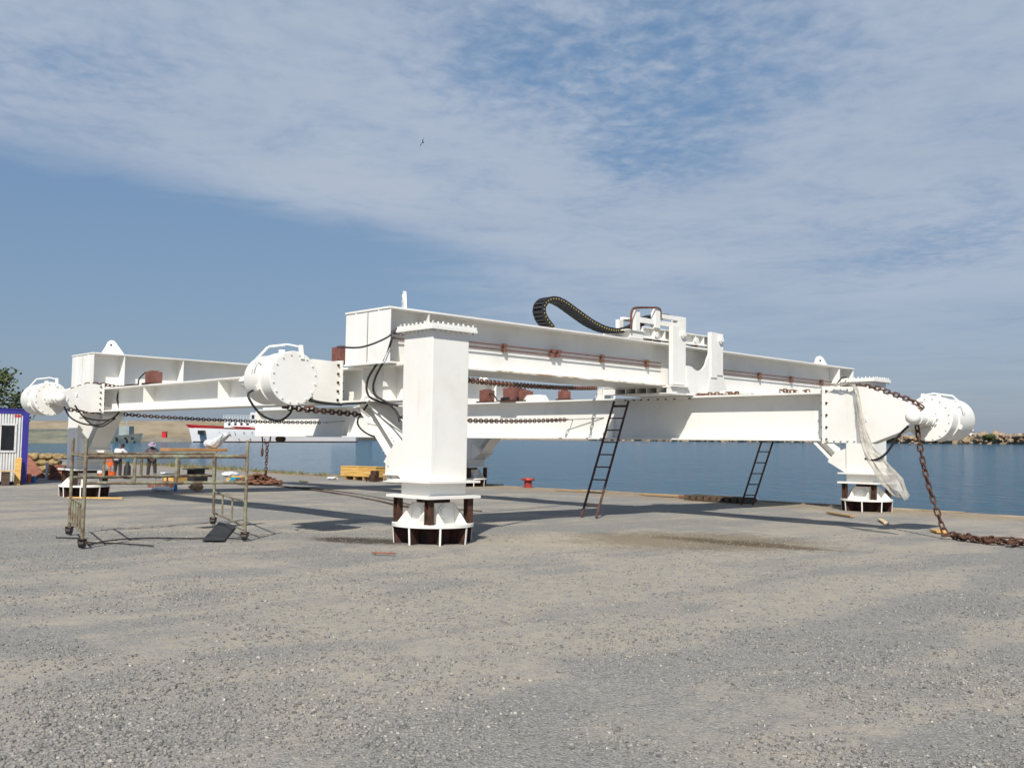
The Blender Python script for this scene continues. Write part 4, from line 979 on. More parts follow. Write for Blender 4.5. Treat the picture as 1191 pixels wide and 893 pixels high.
# ================================================================== TREE behind the cabin
def tree(label, loc, h, cr_, seed):
    rnd = random.Random(seed); t = wthing('tree', label, 'tree', loc)
    mb = MB(); mb.tube([(0, 0, 0), (.05, 0, h * .3), (-.06, .05, h * .6), (0, 0, h * .92)], [.2, .16, .10, .03], 8)
    tips = []
    for i in range(16):
        a = rnd.uniform(0, 6.28); z0 = h * rnd.uniform(.3, .8); l = cr_ * rnd.uniform(.5, 1.05)
        p0 = Vector((0, 0, z0)); p2 = p0 + Vector((math.cos(a) * l, math.sin(a) * l, rnd.uniform(.1, .9))); p1 = p0.lerp(p2, .5) + Vector((0, 0, .2))
        mb.tube([p0, p1, p2], [.06, .04, .012], 6); tips += [p1, p2, p0.lerp(p2, .8)]
    mb.build('trunk', M['bark'], t, smooth=True)
    mb = MB()
    for p in tips:
        for c in range(rnd.randint(2, 4)):
            q = p + Vector((rnd.gauss(0, .35), rnd.gauss(0, .35), rnd.gauss(0, .3)))
            for k in range(34):
                c0 = q + Vector((rnd.gauss(0, .22), rnd.gauss(0, .22), rnd.gauss(0, .18))); d = Vector((rnd.uniform(-1, 1), rnd.uniform(-1, 1), rnd.uniform(-.8, .5))).normalized(); s = d.orthogonal().normalized() * .06; l = rnd.uniform(.13, .22)
                mb.bm.faces.new([mb.bm.verts.new(x) for x in (c0, c0 + d * l * .5 + s, c0 + d * l, c0 + d * l * .5 - s)])
    mb.build('crown', M['leaf'], t)
tree('leafy green tree showing its right side above the cabin roof', (-25.2, 47.0, .1), 5.0, 2.7, 3)

# weeds along the edge of the quay
rw = random.Random(5); mb = MB()
for i in range(420):
    b_ = rw.uniform(24, 75); a_ = 17.9 + rw.gauss(0, .35) - (1.2 * rw.random() if rw.random() < .4 else 0); a_ = min(a_, 18.25); hh = rw.uniform(.06, .34) * (1.3 if 40 < b_ < 52 else .8)
    for k in range(9):
        p = Vector((a_ + rw.gauss(0, .12), b_ + rw.gauss(0, .15), 0)); q = p + Vector((rw.gauss(0, .1), rw.gauss(0, .1), hh * rw.uniform(.6, 1.2))); s = Vector((rw.uniform(-1, 1), rw.uniform(-1, 1), 0)).normalized() * .018
        mb.bm.faces.new([mb.bm.verts.new(x) for x in (p - s, p + s, q)])
wo = mb.build('weeds', M['weed'], None); wo.matrix_world = MR; wo['kind'] = 'stuff'; wo['label'] = 'dry yellow green weeds along the far quay edge'

# ================================================================== PEOPLE
def skin_mesh(verts, edges, radii, root=0, levels=2):
    me = bpy.data.meshes.new('sk'); me.from_pydata([Vector(v) for v in verts], edges, [])
    o = bpy.data.objects.new('sk', me); C.objects.link(o)
    md = o.modifiers.new('s', 'SKIN'); md.use_smooth_shade = True
    for i, r in enumerate(radii):
        r = (r, r) if not isinstance(r, tuple) else r; me.skin_vertices[0].data[i].radius = r
        me.skin_vertices[0].data[i].use_root = (i == root)
    sb = o.modifiers.new('sub', 'SUBSURF'); sb.levels = levels
    dg = bpy.context.evaluated_depsgraph_get(); ev = o.evaluated_get(dg); m2 = bpy.data.meshes.new_from_object(ev)
    bpy.data.objects.remove(o); return m2
def add_mesh(mb, me): mb.bm.from_mesh(me); bpy.data.meshes.remove(me)
def hand(mb, wrist, d, palm_n, curl, side):
    d = Vector(d).normalized(); n = Vector(palm_n); n = (n - d * n.dot(d)).normalized(); s = d.cross(n) * side
    pal = wrist + d * .045
    mb.tube([wrist, wrist + d * .03, wrist + d * .09], [.026, .038, .036], 8)
    for i, (off, l) in enumerate(((-.03, .072), (-.010, .082), (.011, .077), (.031, .06))):
        p = wrist + d * .085 + s * off; q = p + d * (l * .45) + n * (curl * l * .25); r_ = q + d * (l * .3 * (1 - curl)) + n * (curl * l * .45 + .005); e = r_ + d * (-.1 * l * curl + l * .12) + n * (l * .2 * curl)
        mb.tube([p - d * .02, q, r_, e], [.0095, .009, .008, .006], 6)
    p = wrist + d * .03 - s * .035; mb.tube([wrist + d * .02 - s * .015, p + d * .02 - s * .01, p + d * .055 + n * .02, p + d * .075 + n * .035 + s * .01], [.014, .012, .010, .007], 6)
def person(label, a, b, rot, J, shirt, trouser, hat=None, hair=True, shirtname='shirt'):
    t = thing('person', label, 'person', a, b, 0, rot); V = Vector
    mb = MB()
    names = ['pelvis', 'belly', 'chest', 'neck', 'skull', 'shL', 'elL', 'wrL', 'shR', 'elR', 'wrR', 'hipL', 'knL', 'anL', 'toL', 'hipR', 'knR', 'anR', 'toR']
    rad = [(.15, .115), (.145, .105), (.165, .115), .058, .05, .07, .047, .03, .07, .047, .03, .095, .062, .043, .035, .095, .062, .043, .035]
    E = [(0, 1), (1, 2), (2, 3), (3, 4), (2, 5), (5, 6), (6, 7), (2, 8), (8, 9), (9, 10), (0, 11), (11, 12), (12, 13), (13, 14), (0, 15), (15, 16), (16, 17), (17, 18)]
    P = [V(J[n]) for n in names]
    add_mesh(mb, skin_mesh(P, E, rad))
    # head with face, ears
    hd = V(J['head']); fw = V(J['look']).normalized(); up = V((0, 0, 1)); up = (up - fw * up.dot(fw)).normalized(); rt = fw.cross(up)
    Mh = Matrix(((rt.x, fw.x, up.x, hd.x), (rt.y, fw.y, up.y, hd.y), (rt.z, fw.z, up.z, hd.z), (0, 0, 0, 1)))
    hb = bmesh.ops.create_icosphere(mb.bm, subdivisions=3, radius=1)['verts']
    for v in hb:
        x, y, z = v.co; jaw = 1 - .28 * max(0, -z); v.co = Mh @ V((x * .075 * jaw, y * .095 * (1 - .1 * max(0, -z)), z * .115))
    for (x, y, z, r_, sc_) in ((0, .096, -.012, .016, (.9, 1.2, 1.5)), (.077, -.005, -.005, .03, (.35, .7, 1)), (-.077, -.005, -.005, .03, (.35, .7, 1)), (0, .086, -.055, .02, (1.3, .5, .4))):
        for v in bmesh.ops.create_icosphere(mb.bm, subdivisions=1, radius=r_)['verts']: v.co = Mh @ (V((v.co.x * sc_[0], v.co.y * sc_[1], v.co.z * sc_[2])) + V((x, y, z)))
    for s, w, e in ((-1, 'wrL', 'elL'), (1, 'wrR', 'elR')):
        d = (P[names.index(w)] - P[names.index(e)]).normalized(); hand(mb, P[names.index(w)], d, V((0, .3, -1)), .55, s)
    body = mb.build('body', M['skin'], t, smooth=True)
    eb = MB()
    for x in (-.03, .03): eb.ico(Mh @ V((x, .086, .012)), .010, 1)
    eb.build('eyes', M['hair'], body)
    # shirt
    i = names.index; mb = MB()
    SV = [P[0] + V((0, 0, .0)), P[1], P[2], P[2].lerp(P[3], .55), P[5], P[6], P[6].lerp(P[7], .12), P[8], P[9], P[9].lerp(P[10], .12), P[0] - V((0, 0, .10))]
    add_mesh(mb, skin_mesh(SV, [(0, 1), (1, 2), (2, 3), (2, 4), (4, 5), (5, 6), (2, 7), (7, 8), (8, 9), (0, 10)], [(.172, .135), (.165, .125), (.185, .135), .075, .088, .066, .062, .088, .066, .062, (.175, .14)], 1))
    mb.build(shirtname, M[shirt], t, smooth=True)
    mb = MB()
    TV = [P[0], P[11], P[12], P[13] + V((0, 0, .0)), P[15], P[16], P[17] + V((0, 0, .0))]
    add_mesh(mb, skin_mesh(TV, [(0, 1), (1, 2), (2, 3), (0, 4), (4, 5), (5, 6)], [(.165, .13), .118, .088, .072, .118, .088, .072], 0))
    mb.build('trousers', M[trouser], t, smooth=True)
    for an, to in (('anL', 'toL'), ('anR', 'toR')):
        mb = MB(); A, B = V(J[an]), V(J[to]); f = (B - A); f.z = 0; f.normalize(); c = V((A.x, A.y, .05)); mb.tube([c - f * .07, c, c + f * .1, c + f * .19], [.045, .055, .05, .036], 10)
        for v in mb.bm.verts: v.co.z = max(0, v.co.z)
        mb.build('shoe', M['shoe'], t, smooth=True)
    if hair:
        mb = MB()
        for v in bmesh.ops.create_icosphere(mb.bm, subdivisions=3, radius=1)['verts']:
            x, y, z = v.co; v.co = Mh @ V((x * .083, y * .10 - .014, max(z, -.35 if y < .2 else .38) * .122 + .006))
        mb.build('hair', M['hair'], t, smooth=True)
    if hat:
        mb = MB(); mb.lathe([(.0, .15), (.07, .145), (.092, .12), (.098, .055), (.17, .03), (.172, .024), (.096, .04), (0, .05)], 24, Mh); mb.build('hat', M[hat], t, smooth=True)
    return t
base = dict(pelvis=(0, 0, .90), belly=(0, .01, 1.06), chest=(0, .01, 1.26), neck=(0, .02, 1.42), skull=(0, .05, 1.50), head=(0, .07, 1.55), look=(0, 1, -.3),
            shL=(-.19, .0, 1.33), elL=(-.25, .03, 1.06), wrL=(-.17, .25, 1.02), shR=(.19, .0, 1.33), elR=(.25, .03, 1.06), wrR=(.17, .25, 1.02),
            hipL=(-.10, 0, .84), knL=(-.13, .03, .47), anL=(-.15, .0, .09), toL=(-.17, .14, .04), hipR=(.10, 0, .84), knR=(.13, .03, .47), anR=(.15, .0, .09), toR=(.17, .14, .04))
# frame yaw of local +y to world: frame u is ~43 deg; facing the camera means world -Y
yaw0 = math.atan2(Vu.y, Vu.x)
def face(worlddeg): return R(worlddeg) - yaw0 - R(90)      # direction of local +y in world degrees
J = dict(base); J.update(pelvis=(0, -.05, .88), belly=(0, .03, 1.05), chest=(0, .12, 1.23), neck=(0, .2, 1.37), skull=(0, .25, 1.43), head=(.02, .29, 1.47), look=(.1, 1, -.7), shL=(-.19, .11, 1.29), elL=(-.30, .22, 1.05), wrL=(-.18, .45, 1.0), shR=(.19, .11, 1.29), elR=(.36, .22, 1.10), wrR=(.42, .46, 1.16))
person('person in white shirt and dark trousers, back turned, stooping beside the left column', 6.6, 31.6, face(75), J, 'shirtw', 'trouser')
J = dict(base); J.update(head=(.0, .09, 1.54), look=(-.15, 1, -.55), elL=(-.33, -.02, 1.08), wrL=(-.30, .24, .98), elR=(.34, -.02, 1.08), wrR=(.22, .27, 1.06), knL=(-.15, .02, .47), anL=(-.17, -.02, .09), toL=(-.21, .12, .04))
person('person in lilac sun hat, dark checked shirt and trousers standing behind the scaffold', 7.75, 30.5, face(-75), J, 'shirtd', 'trouser', 'lilac')

# ================================================================== BIRD
def cam_ray(x, y, dist):
    f_, cx, cy = 1136., 595.5, 446.5; p_ = math.atan((505 - cy) / f_); X, Y, Z = (x - cx) / f_, (y - cy) / f_, 1.
    d = Vector((X, Z * math.cos(p_) + Y * math.sin(p_), Z * math.sin(p_) - Y * math.cos(p_))); d /= d.y
    return Vector((0, 0, CZ)) + d * dist
bd = wthing('bird', 'small dark bird gliding high in the cloudy sky', 'bird', cam_ray(492, 166, 90), R(15))
bd.rotation_euler.rotate_axis('Y', R(-62)) if False else None
mb = MB(); mb.tube([(0, -.22, 0), (0, -.1, 0), (0, .08, .02), (0, .2, .02), (0, .27, .02)], [.01, .05, .06, .035, .008], 8); mb.build('body', M['birdm'], bd, smooth=True)
for s in (-1, 1):
    mb = MB(); mb.prism([(s * .04, .1, .03), (s * .25, .16, .1), (s * .5, .02, .04), (s * .28, .0, .09), (s * .04, -.08, .03)], (0, 0, .015)); mb.build('wing', M['birdm'], bd)
bd.rotation_euler = (R(10), R(-68), R(20))

# ================================================================== SHIPS AND HARBOUR
WZ = -1.5
def hull(mb, L_, W_, Hb, Hm, flare=.25, n=14, z0=0.0, bluff=.35):
    """bow at x=0, stern at x=L"""
    rows = []
    for i in range(n + 1):
        t = i / n; x = L_ * t; w = W_ / 2 * min(1, (t / bluff) ** .6 if t < bluff else 1) * (1 if t < .9 else 1 - (t - .9) * 1.5)
        h = Hm + (Hb - Hm) * max(0, 1 - t / .4) ** 1.5; rk = -flare * Hb * max(0, 1 - t * 5)
        rows.append([mb.bm.verts.new(p) for p in ((x + (.0 if i else .0), -w * .72, z0), (x + rk * .5, -w * .93, z0 + h * .55), (x + rk, -w, z0 + h), (x + rk, w, z0 + h), (x + rk * .5, w * .93, z0 + h * .55), (x, w * .72, z0))])
    for A, B in zip(rows[:-1], rows[1:]):
        for k in range(5): mb.bm.faces.new([A[k], A[k + 1], B[k + 1], B[k]])
        mb.bm.faces.new([A[5], A[0], B[0], B[5]])
    mb.bm.faces.new(rows[0]); mb.bm.faces.new(rows[-1][::-1]); return rows
D = 432.
def px(x, d): return (x - 595.5) / 1136. * d
ship = wthing('ferry', 'large white ship with a red band along its bow bulwark moored behind the low beam', 'ship', (px(224, D), D, WZ), R(3))
ship.scale = (.88, .88, .88)
mb = MB(); hull(mb, 82, 13, 7.3, 6.2); mb.build('hull', M['hullw'], ship, smooth=True)
mb = MB(); rows = hull(mb, 82.1, 13.12, .5, .5, .05, z0=-.02); mb.build('boot_stripe', M['antifoul'], ship, smooth=True)
mb = MB(); hull(mb, 36, 13.1, 1.7, 1.3, 1.0, bluff=.8); 
for v in mb.bm.verts: v.co.z += 7.25 - .03 * v.co.x; v.co.x -= 1.8
mb.build('bulwark', M['shipred'], ship)
mb = MB(); mb.box(4.0, 7.3, -5.5, -2.4, 3.9, 5.9)
for v in mb.bm.verts: v.co.y += (v.co.x - 5.5) * -.35
mb.build('anchor_pocket', M['shipdark'], ship)
mb = MB()
for i, x in enumerate((15, 20, 22.5, 27, 31, 36, 40, 46, 52, 58)): mb.cyl((x, -6.0, 4.9), (x, -6.75, 4.9), .22, 10)
for x in (15.5, 24.5, 30, 37): mb.cyl((x, -5.3, 1.6), (x, -6.6, 1.6), .22, 10)
mb.build('portholes', M['shipdark'], ship)
mb = MB(); mb.box(17, 34, -5.5, 5.5, 7.2, 10.8); mb.box(30, 70, -6, 6, 7.0, 14.8); mb.box(36, 56, -5.5, 5.5, 14.8, 18)
mb.build('superstructure', M['hullw'], ship)
mb = MB()
for z in (11.2, 11.9, 12.6, 13.3): mb.box(16.6, 31, -5.6, -5.5, z, z + .13)
for i in range(11): mb.box(16.7 + i * 1.4, 16.85 + i * 1.4, -5.62, -5.48, 10.8, 13.4)
mb.build('deck_railing', M['hullw'], ship)
for x in (30.6, 32.6, 34.6): MB().box(x, x + 1.4, -6.05, -5.98, 11.5, 13.6).build('window', M['shipdark'], ship)
for x in (19, 22, 25, 28): MB().box(x, x + 1.2, -5.55, -5.48, 8.4, 9.6).build('window', M['shipdark'], ship)
D2 = 405.
sb = wthing('workboat', 'grey green workboat with a white wheelhouse moored left of the white ship', 'boat', (px(164, D2), D2, WZ), R(172))
mb = MB(); hull(mb, 26, 6, 4.0, 3.0, .3); mb.build('hull', M['hullgrey'], sb, smooth=True)
mb = MB(); mb.box(11, 19, -2.4, 2.4, 2.9, 8.4); mb.build('wheelhouse', M['hullw'], sb)
mb = MB(); mb.box(4, 8.5, -2, 2, 3.2, 6.8); mb.cyl((6, 0, 6.8), (6, 0, 9), .3, 8); mb.build('deckhouse', M['greyship2'], sb)
for y in (-2.45, 2.41): MB().box(11.5, 18.5, y, y + .04, 6.5, 7.7).build('window', M['shipdark'], sb)
mb = MB()
for x in (2, 5, 9, 14): mb.lathe([(.0, -.3), (.5, -.3), (.5, .3), (0, .3)], 12, Matrix.Translation((x, 2.9, 1.8)) @ Matrix.Rotation(R(90), 4, 'X'))
mb.build('fender', M['black'], sb)
D3 = 385.
pon = wthing('pontoon', 'long stained concrete pontoon at the far quay, seen between the cabin and the left column', 'pontoon', (px(-150, D3), D3, WZ), 0)
MB().box(0, 83, 0, 9, -.5, 5.0).build('side', M['pontoon'], pon)
MB().box(-.1, 83.1, -.1, 9.1, 5.0, 5.5).build('deck', M['hullgrey'], pon)
# red hut on the mole
D4 = 437.
rh = wthing('red_hut', 'small red hut at the foot of the far harbour wall', 'hut', (px(192, D4), D4, WZ + 1.9))
MB().box(-.9, .9, -.9, .9, 0, 2.6).build('wall', M['shipred'], rh); MB().box(-1, 1, -1, 1, 2.6, 2.8).build('roof', M['shipred'], rh)
# harbour wall (mole)
ml = wthing('harbour_wall', 'long tan concrete harbour wall closing the basin behind the ships', 'harbour wall', (0, 0, 0))
def ribbon(mb, pts, y_off, z0, z1, depth):
    for (x0, y0), (x1, y1) in zip(pts[:-1], pts[1:]): mb.hexa([(x0, y0 + y_off, z0), (x1, y1 + y_off, z0), (x1, y1 + y_off + depth, z0), (x0, y0 + y_off + depth, z0), (x0, y0 + y_off, z1), (x1, y1 + y_off, z1), (x1, y1 + y_off + depth, z1), (x0, y0 + y_off + depth, z1)])
mpts = [(-420, 455), (-120, 459), (-82, 560)]
mb = MB(); ribbon(mb, mpts, 0, WZ - 1, 7.4, 14); mb.build('parapet', M['mole'], ml)
mb = MB(); ribbon(mb, [(-420, 442), (-117, 446), (-76, 556)], 0, WZ - 1, WZ + 2.3, 11.9); mb.build('apron', M['mole_low'], ml)
mb = MB(); ribbon(mb, [(-420, 458), (-110, 462)], 3, 7.4, 8.3, 4); mb.build('coping', M['mole'], ml)
# rubble breakwater across the background
bpts = [(-90, 720), (0, 655), (90, 490), (183, 335), (280, 215)]
def along(t):
    n = len(bpts) - 1; k = min(int(t * n), n - 1); u = t * n - k; return Vector((bpts[k][0] * (1 - u) + bpts[k + 1][0] * u, bpts[k][1] * (1 - u) + bpts[k + 1][1] * u, 0))
mb = MB(); prev = None
for i in range(121):
    c = along(i / 120); hgt = (2.0 if i < 65 else 2.0 + min(1, (i - 65) / 15) * .9) + .5 * mnoise.noise(Vector((i * .31, 0, 0))); nrm_ = Vector((-.86, -.5, 0))
    row = [mb.bm.verts.new(p) for p in (c + nrm_ * 5 + Vector((0, 0, WZ - 1)), c + nrm_ * 1.5 + Vector((0, 0, WZ + hgt * .75)), c + Vector((0, 0, WZ + hgt)), c - nrm_ * 5 + Vector((0, 0, WZ + hgt)), c - nrm_ * 10 + Vector((0, 0, WZ - 1)))]
    if prev:
        for k in range(4): mb.bm.faces.new([prev[k], prev[k + 1], row[k + 1], row[k]])
    prev = row
bw = mb.build('breakwater', M['rock'], None); bw['kind'] = 'structure'
mb = MB(); rb_ = random.Random(11)
for i in range(1500):
    t = rb_.random() ** .8 * .62 + .38; c = along(t); r = rb_.uniform(.6, 1.8) * (1.4 if rb_.random() < .15 else .8); q = c + Vector((rb_.uniform(-5.5, 3), rb_.uniform(-4, 2), 0)); q.z = WZ + rb_.uniform(-.2, 3.3) * (.8 if t < .65 else 1.0)
    random.seed(i); mb.ico(q, r, 1, .22, (rb_.uniform(.8, 1.5), rb_.uniform(.8, 1.5), rb_.uniform(.6, .95)))
bo2 = mb.build('boulders', M['rock'], None); bo2['kind'] = 'stuff'; bo2['label'] = 'tan boulders heaped along the breakwater at right'
random.seed(99)
fb = wthing('fishing_boat', 'tiny white boat showing above the breakwater rocks at right', 'boat', (px(1145, 420), 420, WZ), R(170))
mb = MB(); hull(mb, 13, 4, 4.0, 3.2, .3); mb.build('hull', M['hullw'], fb, smooth=True)
MB().box(5, 9, -1.4, 1.4, 3.2, 6.6).build('wheelhouse', M['hullw'], fb); MB().box(4.8, 10.5, -1.6, 1.6, 4.3, 4.8).build('awning', M['antifoul'], fb)
mb = MB(); mb.cyl((7, 0, 6.6), (7, 0, 8.6), .12, 6); mb.build('mast', M['hullw'], fb)
# bush among the rocks
mb = MB(); rbb = random.Random(21); cbx = along(.77) + Vector((0, 0, WZ + 2.9)); cbx = Vector((px(1150, 325), 325, WZ + 2.6))
for i in range(900):
    d = Vector((rbb.gauss(0, 1), rbb.gauss(0, 1), rbb.gauss(0, .5))); d = d.normalized() * rbb.random() ** .4; p = Vector((d.x * 2.1, d.y * 2, d.z * 1.2)); s = Vector((rbb.uniform(-1, 1), rbb.uniform(-1, 1), rbb.uniform(-1, 1))).normalized() * .3
    mb.bm.faces.new([mb.bm.verts.new(x) for x in (p - s, p + s, p + s.orthogonal().normalized() * .4)])
bs = mb.build('bush', M['leaf'], None); bs.location = cbx; tag(bs, 'dark round bush among the breakwater rocks at right', 'bush')

# ================================================================== GROUND, QUAY WALL, WATER
def lin(a, b, st): return list(np.arange(a, b, st))
aa = lin(-70, -18, 4) + lin(-18, 17.7, .3) + [17.75, 18.0, 18.30]
bb = lin(-70, -20, 4) + lin(-20, 34, .3) + lin(34, 80, 1.2) + lin(80, 170.1, 6)
A, B = np.meshgrid(aa, bb, indexing='ij'); Z = np.zeros_like(A)
for i in range(A.shape[0]):
    for j in range(A.shape[1]):
        a_, b_ = A[i, j], B[i, j]; z = .035 * mnoise.noise(Vector((a_ * .22, b_ * .22, 3))) + .014 * mnoise.noise(Vector((a_ * .9, b_ * .9, 7)))
        near = min(math.hypot(a_ - ca, b_ - cb_) for ca, cb_ in COLS); k = min(1, max(0, (near - .5) / 1.5)); z = z * k - .012
        if a_ > 17.6: z = z * .4
        Z[i, j] = z
na, nb = A.shape
vs = np.stack([A, B, Z], -1).reshape(-1, 3); idx = np.arange(na * nb).reshape(na, nb)
fs = np.stack([idx[:-1, :-1], idx[1:, :-1], idx[1:, 1:], idx[:-1, 1:]], -1).reshape(-1, 4)
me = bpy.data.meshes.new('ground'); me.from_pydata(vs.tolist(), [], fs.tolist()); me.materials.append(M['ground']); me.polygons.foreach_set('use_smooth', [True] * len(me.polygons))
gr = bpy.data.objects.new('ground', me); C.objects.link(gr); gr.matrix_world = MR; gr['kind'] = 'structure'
# quay wall with an uneven concrete edge
M['quay'] = simple('quay_concrete', (.36, .29, .20), .9, 0, .25, 1.2, .03, (.20, .15, .095))
mb = MB(); rq = random.Random(2); b0 = -70.0
while b0 < 170:
    ln_ = rq.uniform(2.2, 5.0); o_ = rq.uniform(-.02, .03); mb.box(18.02 + rq.uniform(-.25, .12), 18.45 + o_, b0 + .01, b0 + ln_ - .01, -3.2, .02 + rq.uniform(-.02, .035)); b0 += ln_
qw = mb.build('quay_wall', M['quay'], None, bevel=.02); qw.matrix_world = MR; qw['kind'] = 'structure'
mb = MB(); vv = [mb.bm.verts.new(p) for p in ((-4000, -300, WZ), (4000, -300, WZ), (4000, 6000, WZ), (-4000, 6000, WZ))]; mb.bm.faces.new(vv)
wt = mb.build('water', M['water'], None); wt['kind'] = 'structure'

# loose stones in the foreground
def scatter(n, d0, d1, r0, r1, seed, name, pw=1.0):
    rs = np.random.RandomState(seed); bm0 = bmesh.new(); bmesh.ops.create_icosphere(bm0, subdivisions=1, radius=1); bv = np.array([v.co[:] for v in bm0.verts]); bm0.verts.ensure_lookup_table(); bf = np.array([[v.index for v in f.verts] for f in bm0.faces]); bm0.free()
    P = []
    while len(P) < n:
        y = d0 * (d1 / d0) ** (rs.rand() ** pw); x = (rs.rand() - .5) * 1.16 * y
        f = w2f((x, y, 0)); 
        if f.x > 17.5: continue
        if min(math.hypot(f.x - ca, f.y - cb_) for ca, cb_ in COLS) < .85: continue
        k = mnoise.noise(Vector((f.x * .45, f.y * .45, 1))) + .6 * mnoise.noise(Vector((f.x * 1.6, f.y * 1.6, 5)))
        if rs.rand() < .5 + .9 * k: P.append((f.x, f.y))
    P = np.array(P); n = len(P); r = r0 * (r1 / r0) ** (rs.rand(n) ** 2.2)
    ang = rs.rand(n) * 6.283; ca_, sa_ = np.cos(ang), np.sin(ang)
    sc_ = np.stack([rs.uniform(.8, 1.5, n), rs.uniform(.7, 1.1, n), rs.uniform(.45, .8, n)], -1) * r[:, None]
    vj = bv[None] * (1 + rs.uniform(-.25, .25, (n, len(bv), 1))); vj = vj * sc_[:, None, :]
    X = vj[..., 0] * ca_[:, None] - vj[..., 1] * sa_[:, None] + P[:, 0:1]; Y = vj[..., 0] * sa_[:, None] + vj[..., 1] * ca_[:, None] + P[:, 1:2]
    gz = np.array([.035 * mnoise.noise(Vector((a_ * .22, b_ * .22, 3))) + .014 * mnoise.noise(Vector((a_ * .9, b_ * .9, 7))) for a_, b_ in P]) - .012
    Zz = vj[..., 2] + (gz + sc_[:, 2] * .25)[:, None]
    vs = np.stack([X, Y, Zz], -1).reshape(-1, 3).astype(np.float32); fs = (bf[None] + (np.arange(n) * len(bv))[:, None, None]).reshape(-1, 3)
    me = bpy.data.meshes.new(name); me.vertices.add(len(vs)); me.vertices.foreach_set('co', vs.ravel()); nf = len(fs)
    me.loops.add(nf * 3); me.loops.foreach_set('vertex_index', fs.ravel().astype(np.int32)); me.polygons.add(nf); me.polygons.foreach_set('loop_start', np.arange(0, nf * 3, 3, dtype=np.int32)); me.polygons.foreach_set('loop_total', np.full(nf, 3, dtype=np.int32))
    me.update(); me.validate(); me.materials.append(M['stones']); o = bpy.data.objects.new(name, me); C.objects.link(o); o.matrix_world = MR; o['kind'] = 'stuff'; o['label'] = 'loose grey gravel stones scattered over the ground' if name == 'gravel' else 'larger pale and dark pebbles among the near gravel'; return o
scatter(95000, 4.8, 21, .0035, .019, 4, 'gravel')
scatter(2200, 4.8, 13, .009, .027, 9, 'pebbles')

# ================================================================== LIGHT, SKY, CAMERA
ld = (Vu * .80 + Vv * .65 - Vw).normalized()
sun = bpy.data.lights.new('sun', 'SUN'); sun.energy = 4.5; sun.angle = R(.53); sun.color = (1.0, .945, .85)
so = bpy.data.objects.new('sun', sun); C.objects.link(so); so.rotation_euler = ld.to_track_quat('-Z', 'Y').to_euler()
elev = math.asin(-ld.z); az = math.atan2(-ld.x, -ld.y)
W = bpy.data.worlds.new('World'); S.world = W; W.use_nodes = True; nt = W.node_tree
bg = nt.nodes['Background']; bg.inputs[1].default_value = .078
sk = N(nt, 'ShaderNodeTexSky', sky_type='NISHITA'); sk.sun_disc = False; sk.sun_elevation = elev; sk.sun_rotation = az
sk.air_density = 1.0; sk.dust_density = 1.0; sk.ozone_density = 1.5
tc = N(nt, 'ShaderNodeTexCoord'); gen = tc.outputs['Generated']
sp = N(nt, 'ShaderNodeSeparateXYZ'); lk(nt, gen, sp.inputs[0])
zc = math_(nt, 'ADD', math_(nt, 'MAXIMUM', sp.outputs[2], 0.0), .02)
pxn = math_(nt, 'DIVIDE', sp.outputs[0], zc); pyn = math_(nt, 'DIVIDE', sp.outputs[1], zc)
cv = N(nt, 'ShaderNodeCombineXYZ'); lk(nt, pxn, cv.inputs[0]); lk(nt, pyn, cv.inputs[1])
P2 = cv.outputs[0]
big = noise_fac(nt, .55, 5, .55, P2, .4)
mid = noise_fac(nt, 2.3, 6, .62, P2, .6)
mpc = N(nt, 'ShaderNodeMapping'); mpc.inputs['Rotation'].default_value = (0, 0, R(-28)); mpc.inputs['Scale'].default_value = (1.15, .95, 1); lk(nt, P2, mpc.inputs['Vector'])
rip = noise_fac(nt, 13, 5, .58, mpc.outputs[0], .25)
# signed distance to the long diagonal edge of the cloud sheet
s_ = math_(nt, 'SUBTRACT', math_(nt, 'SUBTRACT', pyn, 3.0), math_(nt, 'MULTIPLY', math_(nt, 'ADD', pxn, 1.63), 1.217))
s_ = math_(nt, 'ADD', s_, math_(nt, 'MULTIPLY', math_(nt, 'SUBTRACT', mid, .5), 1.1))
sheet = math_(nt, 'MAXIMUM', math_(nt, 'SUBTRACT', 1.0, smooth(nt, s_, -.42, .46)), math_(nt, 'MULTIPLY', smooth(nt, math_(nt, 'ADD', pxn, math_(nt, 'MULTIPLY', math_(nt, 'SUBTRACT', mid, .5), 1.2)), -.75, .6), .95))
# thinner blue window in the upper middle
def gauss(cx_, cy_, rx, ry):
    dx = math_(nt, 'DIVIDE', math_(nt, 'SUBTRACT', pxn, cx_), rx); dy = math_(nt, 'DIVIDE', math_(nt, 'SUBTRACT', pyn, cy_), ry)
    r2 = math_(nt, 'ADD', math_(nt, 'MULTIPLY', dx, dx), math_(nt, 'MULTIPLY', dy, dy)); return math_(nt, 'POWER', 2.718, math_(nt, 'MULTIPLY', r2, -1.0))
win = math_(nt, 'MULTIPLY', math_(nt, 'ADD', gauss(.28, 2.45, .52, .55), math_(nt, 'MULTIPLY', gauss(.45, 3.25, .25, .45), .8)), .52)
win = math_(nt, 'ADD', win, math_(nt, 'MULTIPLY', gauss(2.05, 4.6, .45, .8), .35))
win = math_(nt, 'ADD', win, math_(nt, 'MULTIPLY', gauss(-1.2, 2.5, .35, .35), .25))
ripamt = math_(nt, 'ADD', .38, math_(nt, 'MULTIPLY', win, 1.5))
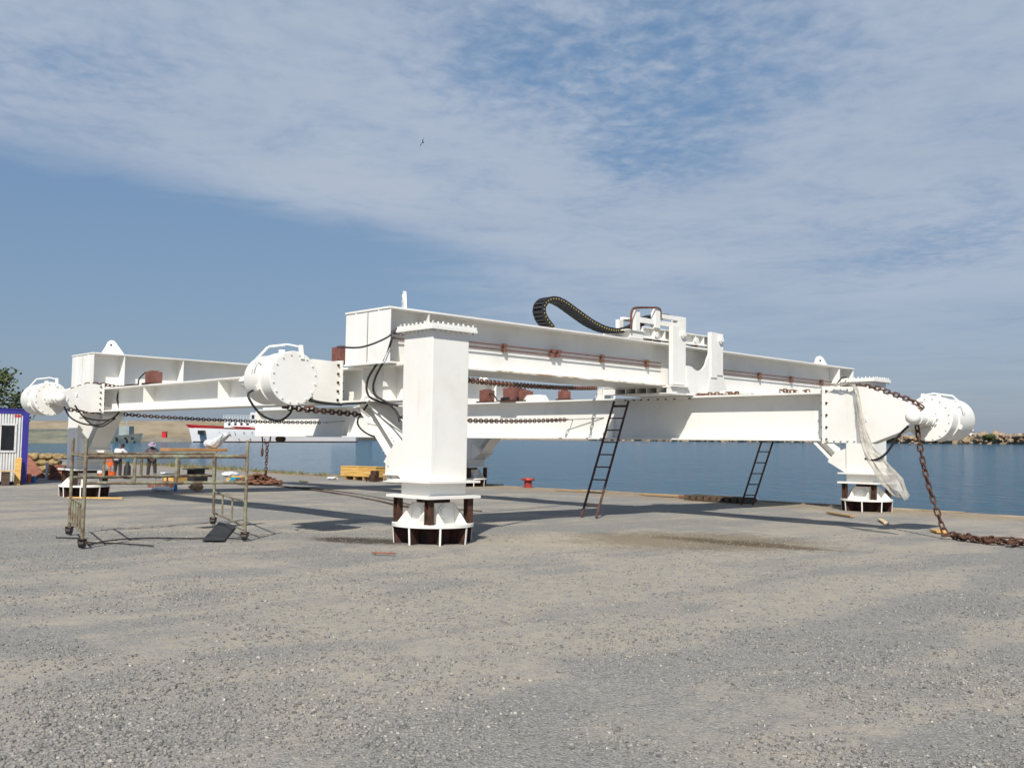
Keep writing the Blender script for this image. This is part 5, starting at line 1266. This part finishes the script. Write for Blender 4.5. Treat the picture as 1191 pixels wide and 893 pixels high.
cov = math_(nt, 'ADD', .80, math_(nt, 'MULTIPLY', math_(nt, 'SUBTRACT', mid, .5), 1.1))
cov = math_(nt, 'ADD', cov, math_(nt, 'MULTIPLY', math_(nt, 'SUBTRACT', rip, .5), ripamt))
cov = math_(nt, 'SUBTRACT', cov, win)
cov = math_(nt, 'ADD', cov, math_(nt, 'MULTIPLY', math_(nt, 'SUBTRACT', big, .5), .7))
cov = smooth(nt, cov, .05, .95)
lowf = math_(nt, 'SUBTRACT', 1.0, math_(nt, 'MULTIPLY', math_(nt, 'SUBTRACT', 1.0, smooth(nt, sp.outputs[2], .0, .22)), .75))
sheet = math_(nt, 'MULTIPLY', sheet, smooth(nt, sp.outputs[1], -.15, .25))  # clouds cut away behind the camera, out of view, to lower the fill light
dens = math_(nt, 'MULTIPLY', math_(nt, 'MULTIPLY', math_(nt, 'MULTIPLY', sheet, cov), .90), lowf)
skyc = mix(nt, 1.0, sk.outputs[0], (1, 1, 1), 'MULTIPLY')
# haze band low over the sea
hz = math_(nt, 'SUBTRACT', 1.0, smooth(nt, sp.outputs[2], -.02, .24))
skyc = mix(nt, .72, skyc, ramp(nt, sp.outputs[2], [(0, (2.5, 3.2, 4.35)), (.06, (2.15, 3.1, 4.6)), (.16, (2.0, 3.15, 4.95)), (.34, (1.66, 3.05, 5.2)), (.7, (1.0, 2.0, 4.0))]))
cl = ramp(nt, big, [(.3, (4.1, 4.85, 6.1)), (.7, (5.1, 5.75, 6.8))])
colr = mix(nt, dens, skyc, cl)
lk(nt, colr, bg.inputs[0])
S.view_settings.view_transform = 'Standard'; S.view_settings.look = 'None'; S.view_settings.gamma = 1; S.view_settings.use_curve_mapping = False
S.view_settings.exposure = 0.28
cam = bpy.data.cameras.new('camera'); co = bpy.data.objects.new('camera', cam); C.objects.link(co)
cam.sensor_width = 36; cam.lens = 1136 / 1191 * 36; cam.clip_end = 12000; cam.clip_start = .05
co.location = (0, 0, CZ); co.rotation_euler = (R(90) + math.atan((505 - 446.5) / 1136), 0, 0)
S.camera = co
S.cycles.max_bounces = 6
